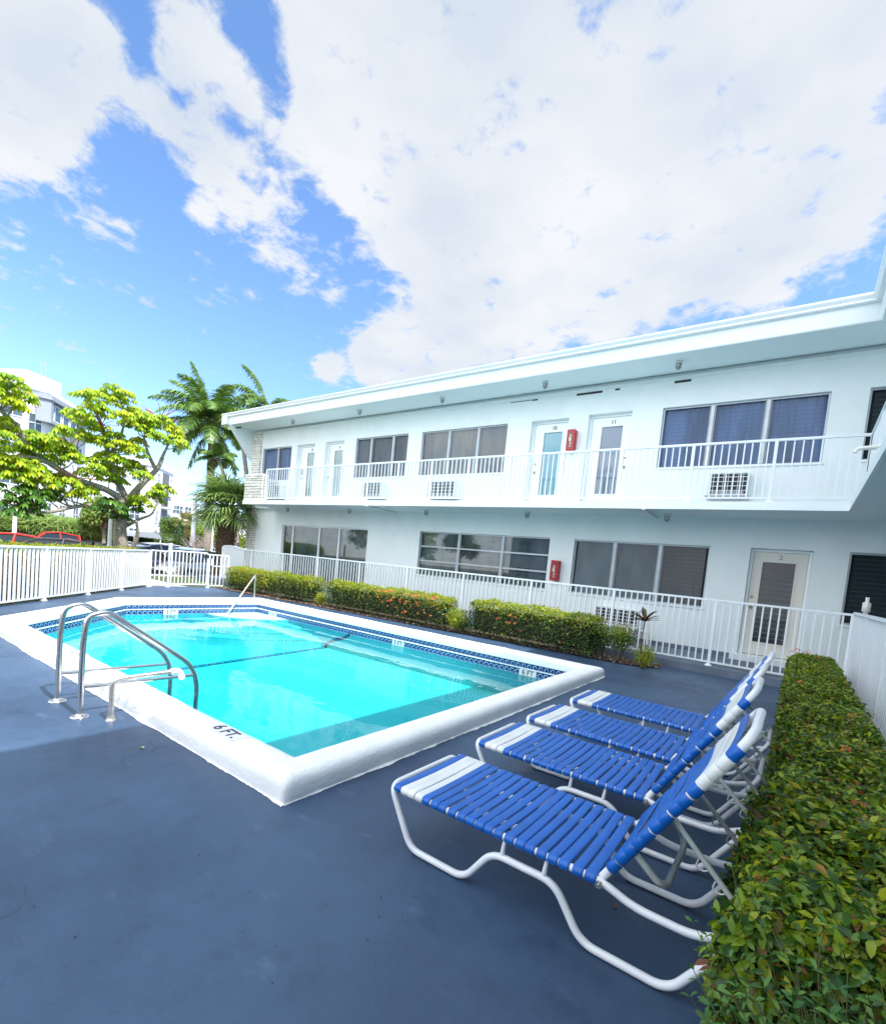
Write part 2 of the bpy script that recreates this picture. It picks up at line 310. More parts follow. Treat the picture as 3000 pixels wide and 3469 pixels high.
BL=[(-0.808,0.150,0.570,415,1.00),(-0.838,0.174,0.517,400,1.00),(-0.809,0.224,0.544,593,1.00),(-0.857,0.197,0.476,1505,1.00),(-0.878,0.168,0.449,1641,0.80),(-0.765,0.220,0.605,2956,1.00),(-0.760,0.241,0.603,4971,1.00),(-0.711,0.282,0.644,2613,1.00),(-0.704,0.308,0.640,1551,1.00),(-0.695,0.342,0.633,1754,1.00),(-0.686,0.376,0.623,2044,0.90),(-0.734,0.294,0.612,3178,0.80),(-0.728,0.322,0.606,4026,0.70),(-0.770,0.268,0.579,3284,1.00),(-0.765,0.295,0.572,2320,1.10),(-0.755,0.329,0.567,1672,1.10),(-0.741,0.364,0.564,1540,1.10),(-0.726,0.406,0.555,1400,1.10),(-0.763,0.369,0.531,2454,0.90),(-0.771,0.331,0.544,3702,0.70),(-0.757,0.394,0.521,2306,0.90),(-0.739,0.432,0.517,1631,1.00),(-0.724,0.470,0.505,1508,1.00),(-0.788,0.362,0.498,3315,0.70),(-0.697,0.462,0.548,2087,0.80),(-0.788,0.386,0.479,3101,0.70),(-0.753,0.466,0.465,2625,0.60),(-0.687,0.528,0.500,2456,0.70),(-0.734,0.511,0.447,3469,0.60),(-0.697,0.561,0.446,3994,0.80),(-0.804,0.429,0.411,8056,0.70),(-0.783,0.469,0.409,5694,0.60),(-0.844,0.300,0.445,6703,0.45),(-0.858,0.268,0.439,5904,0.40),(-0.878,0.259,0.403,16789,0.30),(-0.689,0.387,0.613,2584,0.90),(-0.661,0.441,0.607,1777,0.70),(-0.592,0.418,0.689,335,1.10),(-0.521,0.495,0.695,139,1.20),(-0.585,0.511,0.631,267,1.10),(-0.625,0.512,0.589,694,0.80),(-0.504,0.583,0.638,155,1.20),(-0.600,0.567,0.564,634,0.80),(-0.404,0.620,0.672,174,1.10),(-0.455,0.691,0.561,135,1.20),(-0.287,0.744,0.603,110,1.20),(-0.554,0.676,0.486,269,1.20),(-0.432,0.778,0.457,275,1.10),(-0.592,0.623,0.511,2272,0.80),(-0.140,0.740,0.657,160,1.20),(-0.154,0.804,0.574,214,1.10),(-0.053,0.803,0.594,283,0.90),(-0.231,0.841,0.489,373,1.00),(-0.110,0.873,0.475,606,0.90),(-0.026,0.861,0.507,618,0.80),(-0.020,0.751,0.660,577,1.00),(-0.256,0.662,0.704,651,0.60),(-0.320,0.838,0.441,870,0.90),(0.013,0.833,0.553,1236,0.80),(-0.733,0.591,0.337,2887,1.00),(-0.677,0.636,0.372,1953,0.90),(-0.639,0.662,0.392,1945,1.00),(-0.597,0.694,0.402,1937,0.90),(-0.663,0.663,0.348,832,1.10),(-0.610,0.710,0.353,817,1.10),(-0.577,0.728,0.370,1370,0.80),(-0.918,0.313,0.245,4943,0.50),(-0.068,0.900,0.430,2197,0.60),(-0.518,0.750,0.411,709,0.80),(-0.903,0.421,0.090,215,0.50),(-0.283,0.647,0.708,1410,-1.00),(-0.307,0.620,0.722,3932,-0.70),(-0.445,0.653,0.613,2012,-0.90),(-0.467,0.648,0.601,3815,-0.50),(-0.136,0.849,0.512,4250,-1.00),(-0.050,0.903,0.427,1236,-0.90),(-0.016,0.821,0.570,5272,-0.80),(0.006,0.794,0.608,3399,-1.00),(-0.100,0.840,0.534,3993,-0.50),(-0.218,0.863,0.455,6348,-0.70),(-0.196,0.692,0.695,3172,-0.60),(-0.010,0.738,0.675,9337,-0.60),(-0.585,0.547,0.598,2731,-0.40),(-0.013,0.850,0.527,5025,-0.60)]

W = bpy.data.worlds.new('World'); S.world = W; W.use_nodes = True
nt = W.node_tree; L = nt.links.new
for n in list(nt.nodes): nt.nodes.remove(n)
wo = nd(nt, 'ShaderNodeOutputWorld'); sky = nd(nt, 'ShaderNodeTexSky'); sky.sky_type = 'NISHITA'; sky.sun_disc = False
sky.sun_elevation = R(56); sky.sun_rotation = R(91); sky.altitude = 0; sky.air_density = 1.0; sky.dust_density = .1; sky.ozone_density = 1.5
bg1 = nd(nt, 'ShaderNodeBackground'); bg1.inputs[1].default_value = .115
hs = nd(nt, 'ShaderNodeMix', data_type='RGBA', blend_type='MULTIPLY'); hs.inputs[0].default_value = 1; hs.inputs[7].default_value = (.86, 1.03, 1.22, 1)
L(sky.outputs[0], hs.inputs[6]); L(hs.outputs[2], bg1.inputs[0])
tc = nd(nt, 'ShaderNodeTexCoord')
acc = None
BL = [(x, y, z, k, a * (1.7 if (z < .40 and y > .5 and a > 0) else .50 if (k > 1300 and x < -.66 and a > 0) else .8 if x < -.79 and a > 0 else 1.08 if a > 0 else .62)) for x, y, z, k, a in BL]
BL += [(0, -.75, .65, 3.5, 1.2), (-.8, -.55, .4, 6, .9), (.6, -.6, .5, 5, 1.0), (0, .05, 1, 5, 1.1)]  # unseen clouds behind the camera and overhead, added as fill light
BL += [(-0.752,0.271,0.601,4557,-0.50),(-0.644,0.362,0.674,1198,-0.90),(-0.653,0.412,0.636,1947,-0.70),(-0.813,0.274,0.513,1485,-0.70),(-0.668,0.521,0.531,1437,-0.70),(-0.730,0.263,0.631,5741,-0.50),(-0.665,0.473,0.578,2126,-0.60),(-0.788,0.208,0.579,5356,-0.40),(-0.740,0.320,0.592,7092,-0.50),(-0.715,0.378,0.587,7850,-0.50),(-0.798,0.329,0.505,3605,-0.50),(-0.595,0.647,0.477,2145,-0.40)]   # clear gaps between the cloud streaks
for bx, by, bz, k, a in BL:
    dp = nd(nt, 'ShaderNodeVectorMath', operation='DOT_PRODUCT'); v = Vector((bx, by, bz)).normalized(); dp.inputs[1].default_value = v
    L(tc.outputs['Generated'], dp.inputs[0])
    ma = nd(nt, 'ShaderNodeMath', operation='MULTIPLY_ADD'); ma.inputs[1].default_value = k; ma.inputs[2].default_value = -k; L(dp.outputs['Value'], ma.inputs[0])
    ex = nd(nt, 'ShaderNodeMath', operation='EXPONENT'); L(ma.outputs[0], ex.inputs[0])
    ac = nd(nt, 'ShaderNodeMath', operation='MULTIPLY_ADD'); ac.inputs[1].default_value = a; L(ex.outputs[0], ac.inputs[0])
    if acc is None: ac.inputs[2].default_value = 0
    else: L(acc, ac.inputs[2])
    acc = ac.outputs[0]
# cloud layer coordinates: direction projected on a flat layer overhead
sx = nd(nt, 'ShaderNodeSeparateXYZ'); L(tc.outputs['Generated'], sx.inputs[0])
zz = nd(nt, 'ShaderNodeMath', operation='ADD'); zz.inputs[1].default_value = .12; L(sx.outputs['Z'], zz.inputs[0])
zm = nd(nt, 'ShaderNodeMath', operation='MAXIMUM'); zm.inputs[1].default_value = .03; L(zz.outputs[0], zm.inputs[0])
vd = nd(nt, 'ShaderNodeCombineXYZ')
for c in ('X', 'Y'):
    d = nd(nt, 'ShaderNodeMath', operation='DIVIDE'); L(sx.outputs[c], d.inputs[0]); L(zm.outputs[0], d.inputs[1]); L(d.outputs[0], vd.inputs[c])
nA = nd(nt, 'ShaderNodeTexNoise'); nA.inputs['Scale'].default_value = 6.8; nA.inputs['Detail'].default_value = 9; nA.inputs['Roughness'].default_value = .66; nA.inputs['Distortion'].default_value = .35
nB = nd(nt, 'ShaderNodeTexNoise'); nB.inputs['Scale'].default_value = 1.9; nB.inputs['Detail'].default_value = 6; nB.inputs['Roughness'].default_value = .55
L(vd.outputs[0], nA.inputs['Vector']); L(vd.outputs[0], nB.inputs['Vector'])
cl = nd(nt, 'ShaderNodeMath', operation='MINIMUM'); cl.inputs[1].default_value = 1.24; L(acc, cl.inputs[0])
s1 = nd(nt, 'ShaderNodeMath', operation='MULTIPLY_ADD'); s1.inputs[1].default_value = 2.35; L(nA.outputs['Fac'], s1.inputs[0]); L(cl.outputs[0], s1.inputs[2])
s2 = nd(nt, 'ShaderNodeMath', operation='MULTIPLY_ADD'); s2.inputs[1].default_value = .5; L(nB.outputs['Fac'], s2.inputs[0]); L(s1.outputs[0], s2.inputs[2])
mr = nd(nt, 'ShaderNodeMapRange', interpolation_type='SMOOTHSTEP'); mr.inputs['From Min'].default_value = 2.52; mr.inputs['From Max'].default_value = 3.22
nD = nd(nt, 'ShaderNodeTexNoise'); nD.inputs['Scale'].default_value = 17; nD.inputs['Detail'].default_value = 7; nD.inputs['Roughness'].default_value = .6; nD.inputs['Distortion'].default_value = .5; L(vd.outputs[0], nD.inputs['Vector'])
s3 = nd(nt, 'ShaderNodeMath', operation='MULTIPLY_ADD'); s3.inputs[1].default_value = 1.5; L(nD.outputs['Fac'], s3.inputs[0]); L(s2.outputs[0], s3.inputs[2])
L(s3.outputs[0], mr.inputs['Value'])
# cloud body: brighter where thick, bluish grey underside patches
nC = nd(nt, 'ShaderNodeTexNoise'); nC.inputs['Scale'].default_value = 2.3; nC.inputs['Detail'].default_value = 5; L(vd.outputs[0], nC.inputs['Vector'])
cr = rampn(nt, [(.36, (.72, .79, .88)), (.62, (.93, .95, .97))], nC.outputs['Fac'])
bg2 = nd(nt, 'ShaderNodeBackground'); L(cr.outputs[0], bg2.inputs[0]); 
bk = nd(nt, 'ShaderNodeMapRange'); bk.inputs['From Min'].default_value = .05; bk.inputs['From Max'].default_value = -.8; bk.inputs['To Min'].default_value = .44; bk.inputs['To Max'].default_value = 1.55  # clouds behind the camera brightened to lift the shaded facade
bz_ = nd(nt, 'ShaderNodeMapRange', interpolation_type='SMOOTHSTEP'); bz_.inputs['From Min'].default_value = .76; bz_.inputs['From Max'].default_value = .96; bz_.inputs['To Max'].default_value = .45  # overhead clouds brightened too, for light on coping and deck
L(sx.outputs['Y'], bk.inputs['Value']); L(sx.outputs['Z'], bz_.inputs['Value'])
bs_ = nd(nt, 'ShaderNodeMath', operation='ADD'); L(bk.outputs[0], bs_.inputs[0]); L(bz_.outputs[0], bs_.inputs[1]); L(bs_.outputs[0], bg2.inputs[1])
ms = nd(nt, 'ShaderNodeMath', operation='MULTIPLY'); ms.inputs[1].default_value = .96; L(mr.outputs[0], ms.inputs[0])
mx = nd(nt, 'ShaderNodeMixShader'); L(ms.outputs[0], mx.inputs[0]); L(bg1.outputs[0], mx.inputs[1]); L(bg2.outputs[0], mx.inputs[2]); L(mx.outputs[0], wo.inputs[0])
sl = bpy.data.lights.new('sun', 'SUN'); so = bpy.data.objects.new('sun', sl); COL.objects.link(so)
sl.energy = 3.1; sl.angle = R(.5); sl.color = (1, .965, .91)
so.rotation_euler = Vector((.672, -.02, 1)).to_track_quat('Z', 'Y').to_euler()
S.view_settings.view_transform = 'Standard'; S.view_settings.look = 'None'; S.view_settings.gamma = 1; S.view_settings.exposure = 1.2
S.render.engine = 'CYCLES'; S.cycles.max_bounces = 10; S.cycles.diffuse_bounces = 5; S.cycles.transparent_max_bounces = 24; S.cycles.caustics_reflective = False; S.cycles.caustics_refractive = False
# ------------------------------------------------------------------ ground, deck
PO = [(-2.28, 1.776), (-2.28, 7.65), (-11.45, 7.65), (-11.52, 4.25), (-9.02, 1.776)]     # coping outline, counter-clockwise
PO = PO[::1]
def inset(P, d):
    n = len(P); out = []
    A = sum(P[i][0] * P[(i + 1) % n][1] - P[(i + 1) % n][0] * P[i][1] for i in range(n)); sg = 1 if A > 0 else -1
    for i in range(n):
        a, b, c = Vector(P[i - 1]), Vector(P[i]), Vector(P[(i + 1) % n])
        d1 = (b - a).normalized(); d2 = (c - b).normalized(); n1 = Vector((-d1.y, d1.x)) * sg; n2 = Vector((-d2.y, d2.x)) * sg
        bi = (n1 + n2) / (1 + n1.dot(n2)); out.append(tuple(b + bi * d))
    return out
def sheet(name, outer, holes, z, mat, kind='structure', cuts=0):
    bm = bmesh.new(); ed = []
    for loop in [outer] + holes:
        vs = [bm.verts.new((x, y, z)) for x, y in loop]
        for i in range(len(vs)): ed.append(bm.edges.new((vs[i], vs[(i + 1) % len(vs)])))
    bmesh.ops.triangle_fill(bm, use_beauty=True, edges=ed)
    for f in bm.faces:
        if f.normal.z < 0: f.normal_flip()
    me = bpy.data.meshes.new(name); bm.to_mesh(me); bm.free()
    return tag(link(name, me, mat), kind=kind)
DECK = [(2.2, -9), (2.2, 9.93), (-15.62, 9.93), (-15.62, 6.60), (-12.30, 3.32), (-.2, -9)]
sheet('pool_deck', DECK, [inset(PO, .06)], 0, deck_mat)
m = MB()
m.quad((-400, -400, -.4), (-21, -400, -.4), (-21, 400, -.4), (-400, 400, -.4)); m.quad((-21, 20, -.4), (400, 20, -.4), (400, 400, -.4), (-21, 400, -.4))
m.quad((-21, -400, -.4), (400, -400, -.4), (400, -10, -.4), (-21, -10, -.4)); m.quad((20, -10, -.4), (400, -10, -.4), (400, 20, -.4), (20, 20, -.4))
tag(m.build('parking_lot', asphalt), kind='structure')
m = MB(); m.prism([(-20.4, -10), (-.9, -10), (-.9, -8.3), (-12.42, 3.30), (-15.72, 6.62), (-15.72, 9.9), (-19.3, 9.9), (-19.3, 24), (-20.4, 24)], -.45, -.06)
tag(m.build('lawn', grass_mat), kind='structure')
m = MB(); m.box(-20.95, -20.4, -10, 24, -.42, -.02)
tag(m.build('kerb', concrete), kind='structure')
m = MB(); m.box(-20.4, -15.72, 6.75, 8.0, -.05, -.035)
tag(m.build('footpath', concrete), kind='structure')
m = MB(); m.bbox(-19.25, 2.2, 9.93, 11.9, -.05, .15, .012)
tag(m.build('walkway', walk_mat), kind='structure')
m = MB(); m.poly([(-15.5, 8.62, .012), (-14.06, 8.59, .012), (-13.08, 8.69, .012), (-10.5, 8.86, .012), (-7.9, 8.95, .012), (-5.1, 9.12, .012), (-3.2, 9.2, .012), (-2.4, 9.22, .012), (-1.95, 9.45, .012), (-1.93, 9.925, .012), (-15.5, 9.925, .012)])
m.poly([(.06, .5, .012), (.66, .5, .012), (.66, 9.6, .012), (.06, 9.6, .012)])
tag(m.build('planting_bed', soil), kind='structure')
# mulch chips
n = 5200; px = rng.uniform(-15.4, -1.85, n); yf = np.interp(px, [-14, -10.5, -7.9, -5.1, -2.4, -1.85], [8.6, 8.86, 8.95, 9.14, 9.22, 9.5]) - .03
py = yf + rng.exponential(.22, n); ok = py < 9.9; px, py = px[ok], py[ok]; n = len(px)
def rotm(nrm, spin=None):
    """orthonormal frames with z = nrm, random spin: (N,3,3) columns x,y,z"""
    z = nrm / np.linalg.norm(nrm, axis=1, keepdims=True); a = rng.normal(size=z.shape)
    if spin is not None: a = spin
    x = a - z * (a * z).sum(1, keepdims=True); x /= np.linalg.norm(x, axis=1, keepdims=True) + 1e-9
    return np.stack([x, np.cross(z, x), z], axis=2)
def scatter(name, tv, tf, pos, nrm, size, mat, parent=None, spin=None, kind=None, smooth=False):
    tv = np.asarray(tv, float); tf = np.asarray(tf); N = len(pos); Rm = rotm(np.asarray(nrm, float), spin)
    size = np.broadcast_to(np.asarray(size, float).reshape(-1, 1, 1) if np.ndim(size) else size, (N, 1, 1)) if np.ndim(size) < 2 else np.asarray(size)[:, None, :]
    V = np.einsum('nij,nkj->nki', Rm, tv[None] * size) + np.asarray(pos)[:, None, :]
    F = (tf[None] + (np.arange(N) * len(tv))[:, None, None]).reshape(-1, tf.shape[1])
    o = link(name, np_mesh(name, V.reshape(-1, 3), F), mat, parent, smooth)
    if kind: tag(o, kind=kind)
    return o
CHIP = ([(-.5, -.2, 0), (.5, -.25, .05), (.4, .25, .1), (-.5, .2, .05)], [(0, 1, 2, 3)])
chips = leafmat('mulch_chips', [(0, (.05, .03, .02)), (.5, (.16, .09, .06)), (.85, (.25, .19, .14)), (1, (.45, .40, .34))], .9, .0)
scatter('mulch', CHIP[0], CHIP[1], np.stack([px, py, rng.uniform(.015, .04, n)], 1), rng.normal(size=(n, 3)) * .5 + [0, 0, 1], rng.uniform(.015, .05, n), chips, kind='stuff')

# ------------------------------------------------------------------ swimming pool
pool = empty('swimming_pool', (-6.9, 4.7, 0), 'white kerbed swimming pool with one cut corner and blue wave tiles', 'pool')
prof = [(0, -.02), (0, .03), (.003, .085), (.012, .118), (.035, .143), (.075, .154), (.14, .157), (.2, .156), (.245, .147), (.268, .125), (.275, .09), (.275, .012)]
def sweep_loop(prof, P, sub=.12):
    """profile swept along closed outline, subdivided so the noise displacement below has vertices to move"""
    rings = [inset(P, d) if d else P for d, z in prof]; n = len(P); V = []; cnt = 0
    for i in range(n):
        L_ = (Vector(P[(i + 1) % n]) - Vector(P[i])).length; k = max(1, int(L_ / sub))
        for j in range(k):
            t = j / k
            for (d, z), rg in zip(prof, rings):
                a, b = rg[i], rg[(i + 1) % n]; V.append([a[0] + (b[0] - a[0]) * t, a[1] + (b[1] - a[1]) * t, z])
            cnt += 1
    p = len(prof); F = [(i * p + j, i * p + j + 1, ((i + 1) % cnt) * p + j + 1, ((i + 1) % cnt) * p + j) for i in range(cnt) for j in range(p - 1)]
    return np.array(V), np.array(F)[:, ::-1], cnt, p
V, F, cnt, p = sweep_loop(prof, PO, .05)
V[:, 2] += (np.sin(V[:, 0] * 3.1 + V[:, 1] * 1.7) * .0025 + rng.normal(size=len(V)) * .0006) * (V[:, 2] > .1)
V[:, :2] += rng.normal(size=(len(V), 2)) * .0009
loose(link('coping', np_mesh('coping', V, F), coping_mat, None, True), pool)
# ragged lip of white paint where the coping meets the deck
W_ = []; FF = []; out2 = inset(PO, -.004); nn = len(PO)
for i in range(nn):
    a, b = Vector(out2[i]), Vector(out2[(i + 1) % nn]); L_ = (b - a).length; k = int(L_ / .012); d = (b - a) / L_; nr = Vector((d.y, -d.x)); w = .008; base = len(W_)
    for j in range(k + 1):
        w += random.uniform(-.004, .004); w = min(.022, max(.001, w)); q = a + d * (L_ * j / k)
        W_ += [(q.x - nr.x * .012, q.y - nr.y * .012, .016), (q.x + nr.x * w, q.y + nr.y * w, .003)]
        if j: FF.append((base + 2 * j - 2, base + 2 * j - 1, base + 2 * j + 1, base + 2 * j))
loose(link('paint_lip', np_mesh('paint_lip', W_, FF), coping_mat), pool)
PI_ = inset(PO, .275); FZ = -.62
m = MB(); n = len(PI_)
for i in range(n):
    a, b = PI_[i], PI_[(i + 1) % n]; m.quad((*a, .013), (*b, .013), (*b, FZ), (*a, FZ))
m.poly([(x, y, FZ) for x, y in PI_])
loose(m.build('basin', plaster), pool)
def wave_band(i, zc, h, parent_mats, x_from=0, x_to=None):
    """one wall run: navy backing with a row of pale crescent waves"""
    a, b = Vector(PI_[i]), Vector(PI_[(i + 1) % n]); d = (b - a); L_ = d.length; d /= L_; nr = Vector((-d.y, d.x))
    cen = sum((Vector(q) for q in PI_), Vector((0, 0))) / n
    if nr.dot(cen - a) < 0: nr = -nr
    mm = MB()
    def P3(u, z, o): q = a + d * u + nr * o; return (q.x, q.y, z)
    mm.quad(P3(0, zc - h / 2, .004), P3(L_, zc - h / 2, .004), P3(L_, zc + h / 2, .004), P3(0, zc + h / 2, .004), 0)
    mm.quad(P3(0, zc + h / 2, .004), P3(L_, zc + h / 2, .004), P3(L_, zc + h / 2, 0), P3(0, zc + h / 2, 0), 0)
    pitch = .1016; k = int(L_ / pitch)
    for j in range(k):
        u0 = (j + .5) * L_ / k; ro, ri = h * .44, h * .23
        st = 9; ang0, ang1 = -20, 215
        for s_ in range(st):
            t0, t1 = R(ang0 + (ang1 - ang0) * s_ / st), R(ang0 + (ang1 - ang0) * (s_ + 1) / st)
            w0 = ro - (ro - ri) * (.35 + .65 * (1 - s_ / st)); w1 = ro - (ro - ri) * (.35 + .65 * (1 - (s_ + 1) / st))
            mm.quad(P3(u0 + ro * math.cos(t0), zc - h * .08 + ro * math.sin(t0), .0062), P3(u0 + ro * math.cos(t1), zc - h * .08 + ro * math.sin(t1), .0062),
                    P3(u0 + w1 * math.cos(t1), zc - h * .08 + w1 * math.sin(t1), .0062), P3(u0 + w0 * math.cos(t0), zc - h * .08 + w0 * math.sin(t0), .0062), 1)
        mm.quad(P3(u0 - pitch * .48, zc - h * .47, .0062), P3(u0 + pitch * .48, zc - h * .47, .0062), P3(u0 + pitch * .48, zc - h * .30, .0062), P3(u0 - pitch * .2, zc - h * .36, .0062), 1)
    return loose(mm.build('tile_band', [navy_tile, wave_tile]), pool)
for i in range(n):
    wave_band(i, -.036, .085, None); wave_band(i, -.148, .10, None)
rim = [(.275, -.079), (.29, -.080), (.294, -.088), (.29, -.096), (.275, -.097)]
V, F, _, _ = sweep_loop(rim, PO, 5)
loose(link('tile_ledge', np_mesh('tile_ledge', V, F), M('white_ledge', (.85, .87, .85), .35)), pool)
# depth break line on the basin floor, running up the far wall
m = MB(); A = Vector((-7.72, 2.06)); B = Vector((-8.43, 7.34)); d = (B - A).normalized(); nr = Vector((d.y, -d.x)); LL = (B - A).length
def fl(u, w, z=.004): q = A + d * u + nr * w; return (q.x, q.y, FZ + z)
m.quad(fl(0, -.075), fl(0, .075), fl(LL, .075), fl(LL, -.075), 0)
k = int(LL / .16)
for j in range(k):
    u0 = (j + .5) * LL / k
    for s_ in range(8):
        t0, t1 = R(-10 + 27 * s_), R(-10 + 27 * (s_ + 1)); g = lambda t, r: fl(u0 + r * math.cos(t), r * math.sin(t) - .015, .008)
        m.quad(g(t0, .066), g(t1, .066), g(t1, .026), g(t0, .026), 1)
pts = [(-8.43, 7.36, FZ), (-8.40, 7.365, -.52), (-8.15, 7.366, -.40), (-7.85, 7.366, -.30), (-7.68, 7.366, -.20)]
for a, b in zip(pts, pts[1:]):
    dx, dz = b[0] - a[0], b[2] - a[2]; l_ = math.hypot(dx, dz); ox_, oz_ = -dz / l_ * .03, dx / l_ * .03
    m.quad((a[0] - ox_, a[1] - .004, a[2] - oz_), (a[0] + ox_, a[1] - .004, a[2] + oz_), (b[0] + ox_, b[1] - .004, b[2] + oz_), (b[0] - ox_, b[1] - .004, b[2] - oz_), 0)
loose(m.build('floor_line', [navy_tile, wave_tile]), pool)
# corner steps, each with a dark nosing line
cx, cyy = PI_[2][0], PI_[2][1]
for r, z in ((1.35, -.196), (1.85, -.28), (2.25, -.37), (2.6, -.46)):
    m = MB(); N = 20; arc = [(cx + r * math.cos(R(-90 + 90 * i / N)), cyy + r * math.sin(R(-90 + 90 * i / N))) for i in range(N + 1)]
    for i in range(N):
        a, b = arc[i], arc[i + 1]
        m.add([(cx, cyy, z), (*a, z), (*b, z)], [(0, 1, 2)]); m.quad((*a, z), (*a, FZ), (*b, FZ), (*b, z))
        e = lambda q, w: (cx + (q[0] - cx) * (1 - w / r), cyy + (q[1] - cyy) * (1 - w / r), z + .004)
        m.quad(e(a, 0), e(b, 0), e(b, .022), e(a, .022), 1)
    loose(m.build('step', [plaster, navy_tile]), pool)
def text_mesh(s, size, loc, rot, mat, name, parent=None, ext=.0012, ali='CENTER'):
    cu = bpy.data.curves.new(name, 'FONT'); cu.body = s; cu.size = size; cu.extrude = ext; cu.align_x = ali; cu.align_y = 'CENTER'; cu.offset = size * .012
    t = bpy.data.objects.new('tmp', cu); COL.objects.link(t); dg = bpy.context.evaluated_depsgraph_get()
    me = bpy.data.meshes.new_from_object(t.evaluated_get(dg)); bpy.data.objects.remove(t)
    o = link(name, me, mat); o.location = loc; o.rotation_euler = rot
    if parent: o.parent = parent
    return o
tile_pale = M('painted_over_tile', (.80, .80, .78), .5, var=.04, vs=14)
def marker(s, cx_, cy_, z, rot, w, h, size):
    mm = MB(); mm.box(-w / 2, w / 2, -h / 2, h / 2, -.004, .0)
    o = mm.build('depth_marker', tile_white if z < 0 else tile_pale); o.location = (cx_, cy_, z); o.rotation_euler = rot; bpy.context.view_layer.update(); loose(o, pool)
    t = text_mesh(s, size, (0, 0, .0015), (0, 0, 0), ink, 'lettering', o); return o
marker('6 FT.', -3.17, 1.925, .160, (0, 0, R(-3)), .36, .135, .135)
marker('5 FT.', -6.19, 1.95, .160, (0, 0, R(180)), .33, .12, .105)
marker('5 FT.', -7.66, 1.955, .160, (0, 0, R(180)), .28, .10, .09)
marker('6 FT', -3.44, PI_[1][1] - .012, -.150, (R(90), 0, 0), .31, .105, .115)
marker('5 FT', -6.30, PI_[1][1] - .012, -.150, (R(90), 0, 0), .31, .105, .115)
marker('3 FT', -10.47, PI_[1][1] - .012, -.150, (R(90), 0, 0), .31, .105, .115)
marker('3 FT', PI_[2][0] + .013, 5.24, -.150, (R(90), 0, R(90)), .31, .105, .115)
marker('4 FT', -10.62, 3.72, -.150, (R(90), 0, R(136)), .31, .105, .115)
# water
bm = bmesh.new(); wp = inset(PO, .276); vs = [bm.verts.new((x, y, -.2)) for x, y in wp]; fc = bm.faces.new(vs)
if fc.normal.z < 0: fc.normal_flip()
me = bpy.data.meshes.new('water'); bm.to_mesh(me); bm.free(); tag(link('water', me, water_mat), kind='structure')

# ladder rails, return pipe, stair rail
def ladder_rail(x, lab):
    t = empty('pool_ladder_rail', (x, 1.462, 0), lab, 'pool rail', 'steel grab rails at the deep end')
    m = MB(); m.tube([(0, 0, 0), (0, 0, .62), (0, .02, .82), (0, .17, .85), (0, .28, .76), (0, .86, .34), (0, .94, .15), (0, .94, -.55)], .0215, 14, .1); m.build('handrail', steel, t)
    m = MB(); m.tube([(0, .0, .245), (0, .93, .225)], .016, 12); m.build('cross_bar', steel, t)
    m = MB(); m.lathe((0, 0, 0), [(.066, 0), (.066, .006), (.05, .012), (.026, .015), (.024, .03)], 24); m.build('base_plate', steel, t)
ladder_rail(-4.518, 'stainless steel grab rail beside the bent pipe, nearer of the two')
ladder_rail(-5.04, 'stainless steel grab rail farther from the bent pipe')
t = empty('return_pipe', (-4.294, 1.601, 0), 'weathered bent metal pipe with a white elbow beside the steel ladder rails', 'pipe')
m = MB(); m.tube([(0, 0, 0), (0, 0, .335), (0, .50, .345)], .020, 14, .06); m.build('pipe', old_pipe, t)
m = MB(); m.tube([(0, .44, .345), (0, .52, .345), (0, .545, .27)], .0265, 14, .04); m.build('elbow', pvc, t)
m = MB(); m.lathe((0, 0, 0), [(.036, 0), (.034, .012), (.027, .02), (.026, .04)], 20); m.build('collar', old_pipe, t)
t = empty('stair_rail', (-11.4, 7.42, .15), 'thin pale metal stair rail at the far pool corner', 'pool rail')
m = MB(); m.tube([(0, 0, 0), (0, 0, .50), (.02, -.02, .62), (.10, -.09, .58), (.58, -1.12, -.42)], .021, 12, .07); m.build('handrail', M('pale_bronze_steel', (.66, .60, .56), .25, metal=.9), t)

# ------------------------------------------------------------------ fences
def fence(name, lab, cat, posts, z0, z1, pitch, group=None, pw=.05, bw=.024, base_z=None, rail_lo=.07, skip=(), caps=False):
    bz = z0 if base_z is None else base_z
    t = empty(name, (*posts[0], bz), lab, cat, group); ox, oy, oz = posts[0][0], posts[0][1], bz
    Q = [(x - ox, y - oy) for x, y in posts]; h0 = z0 - oz; h1 = z1 - oz
    m = MB()
    for a, b in zip(Q, Q[1:]): m.obox((*a, h1 - .018), (*b, h1 - .018), .055, .036)
    m.build('top_rail', rail_metal, t); m = MB()
    for a, b in zip(Q, Q[1:]): m.obox((*a, h0 + rail_lo), (*b, h0 + rail_lo), .03, .03)
    m.build('bottom_rail', rail_metal, t)
    for a, b in zip(Q, Q[1:]):
        L_ = math.hypot(b[0] - a[0], b[1] - a[1]); k = max(1, round(L_ / pitch)); m = MB(); ux, uy = (b[0] - a[0]) / L_, (b[1] - a[1]) / L_
        for j in range(1, k):
            u = L_ * j / k; cx_, cy_ = a[0] + ux * u, a[1] + uy * u
            m.obox((cx_, cy_, h0 + rail_lo), (cx_, cy_, h1 - .03), bw, bw, up=(ux, uy, 0))
        m.build('picket_panel', rail_metal, t)
    for i, a in enumerate(Q):
        if i in skip: continue
        d = Vector(Q[min(i + 1, len(Q) - 1)]) - Vector(Q[max(i - 1, 0)]); d.normalize()
        m = MB(); m.obox((*a, 0), (*a, h1 - .037 + (.0 if not caps else 0)), pw, pw, up=(d.x, d.y, 0)); p_ = m.build('post', rail_metal, t)
        m = MB(); m.lathe((*a, 0), [(.062, 0), (.06, .012), (.045, .028), (.03, .034)], 12); m.build('base_plate', rail_metal, p_)
    return t
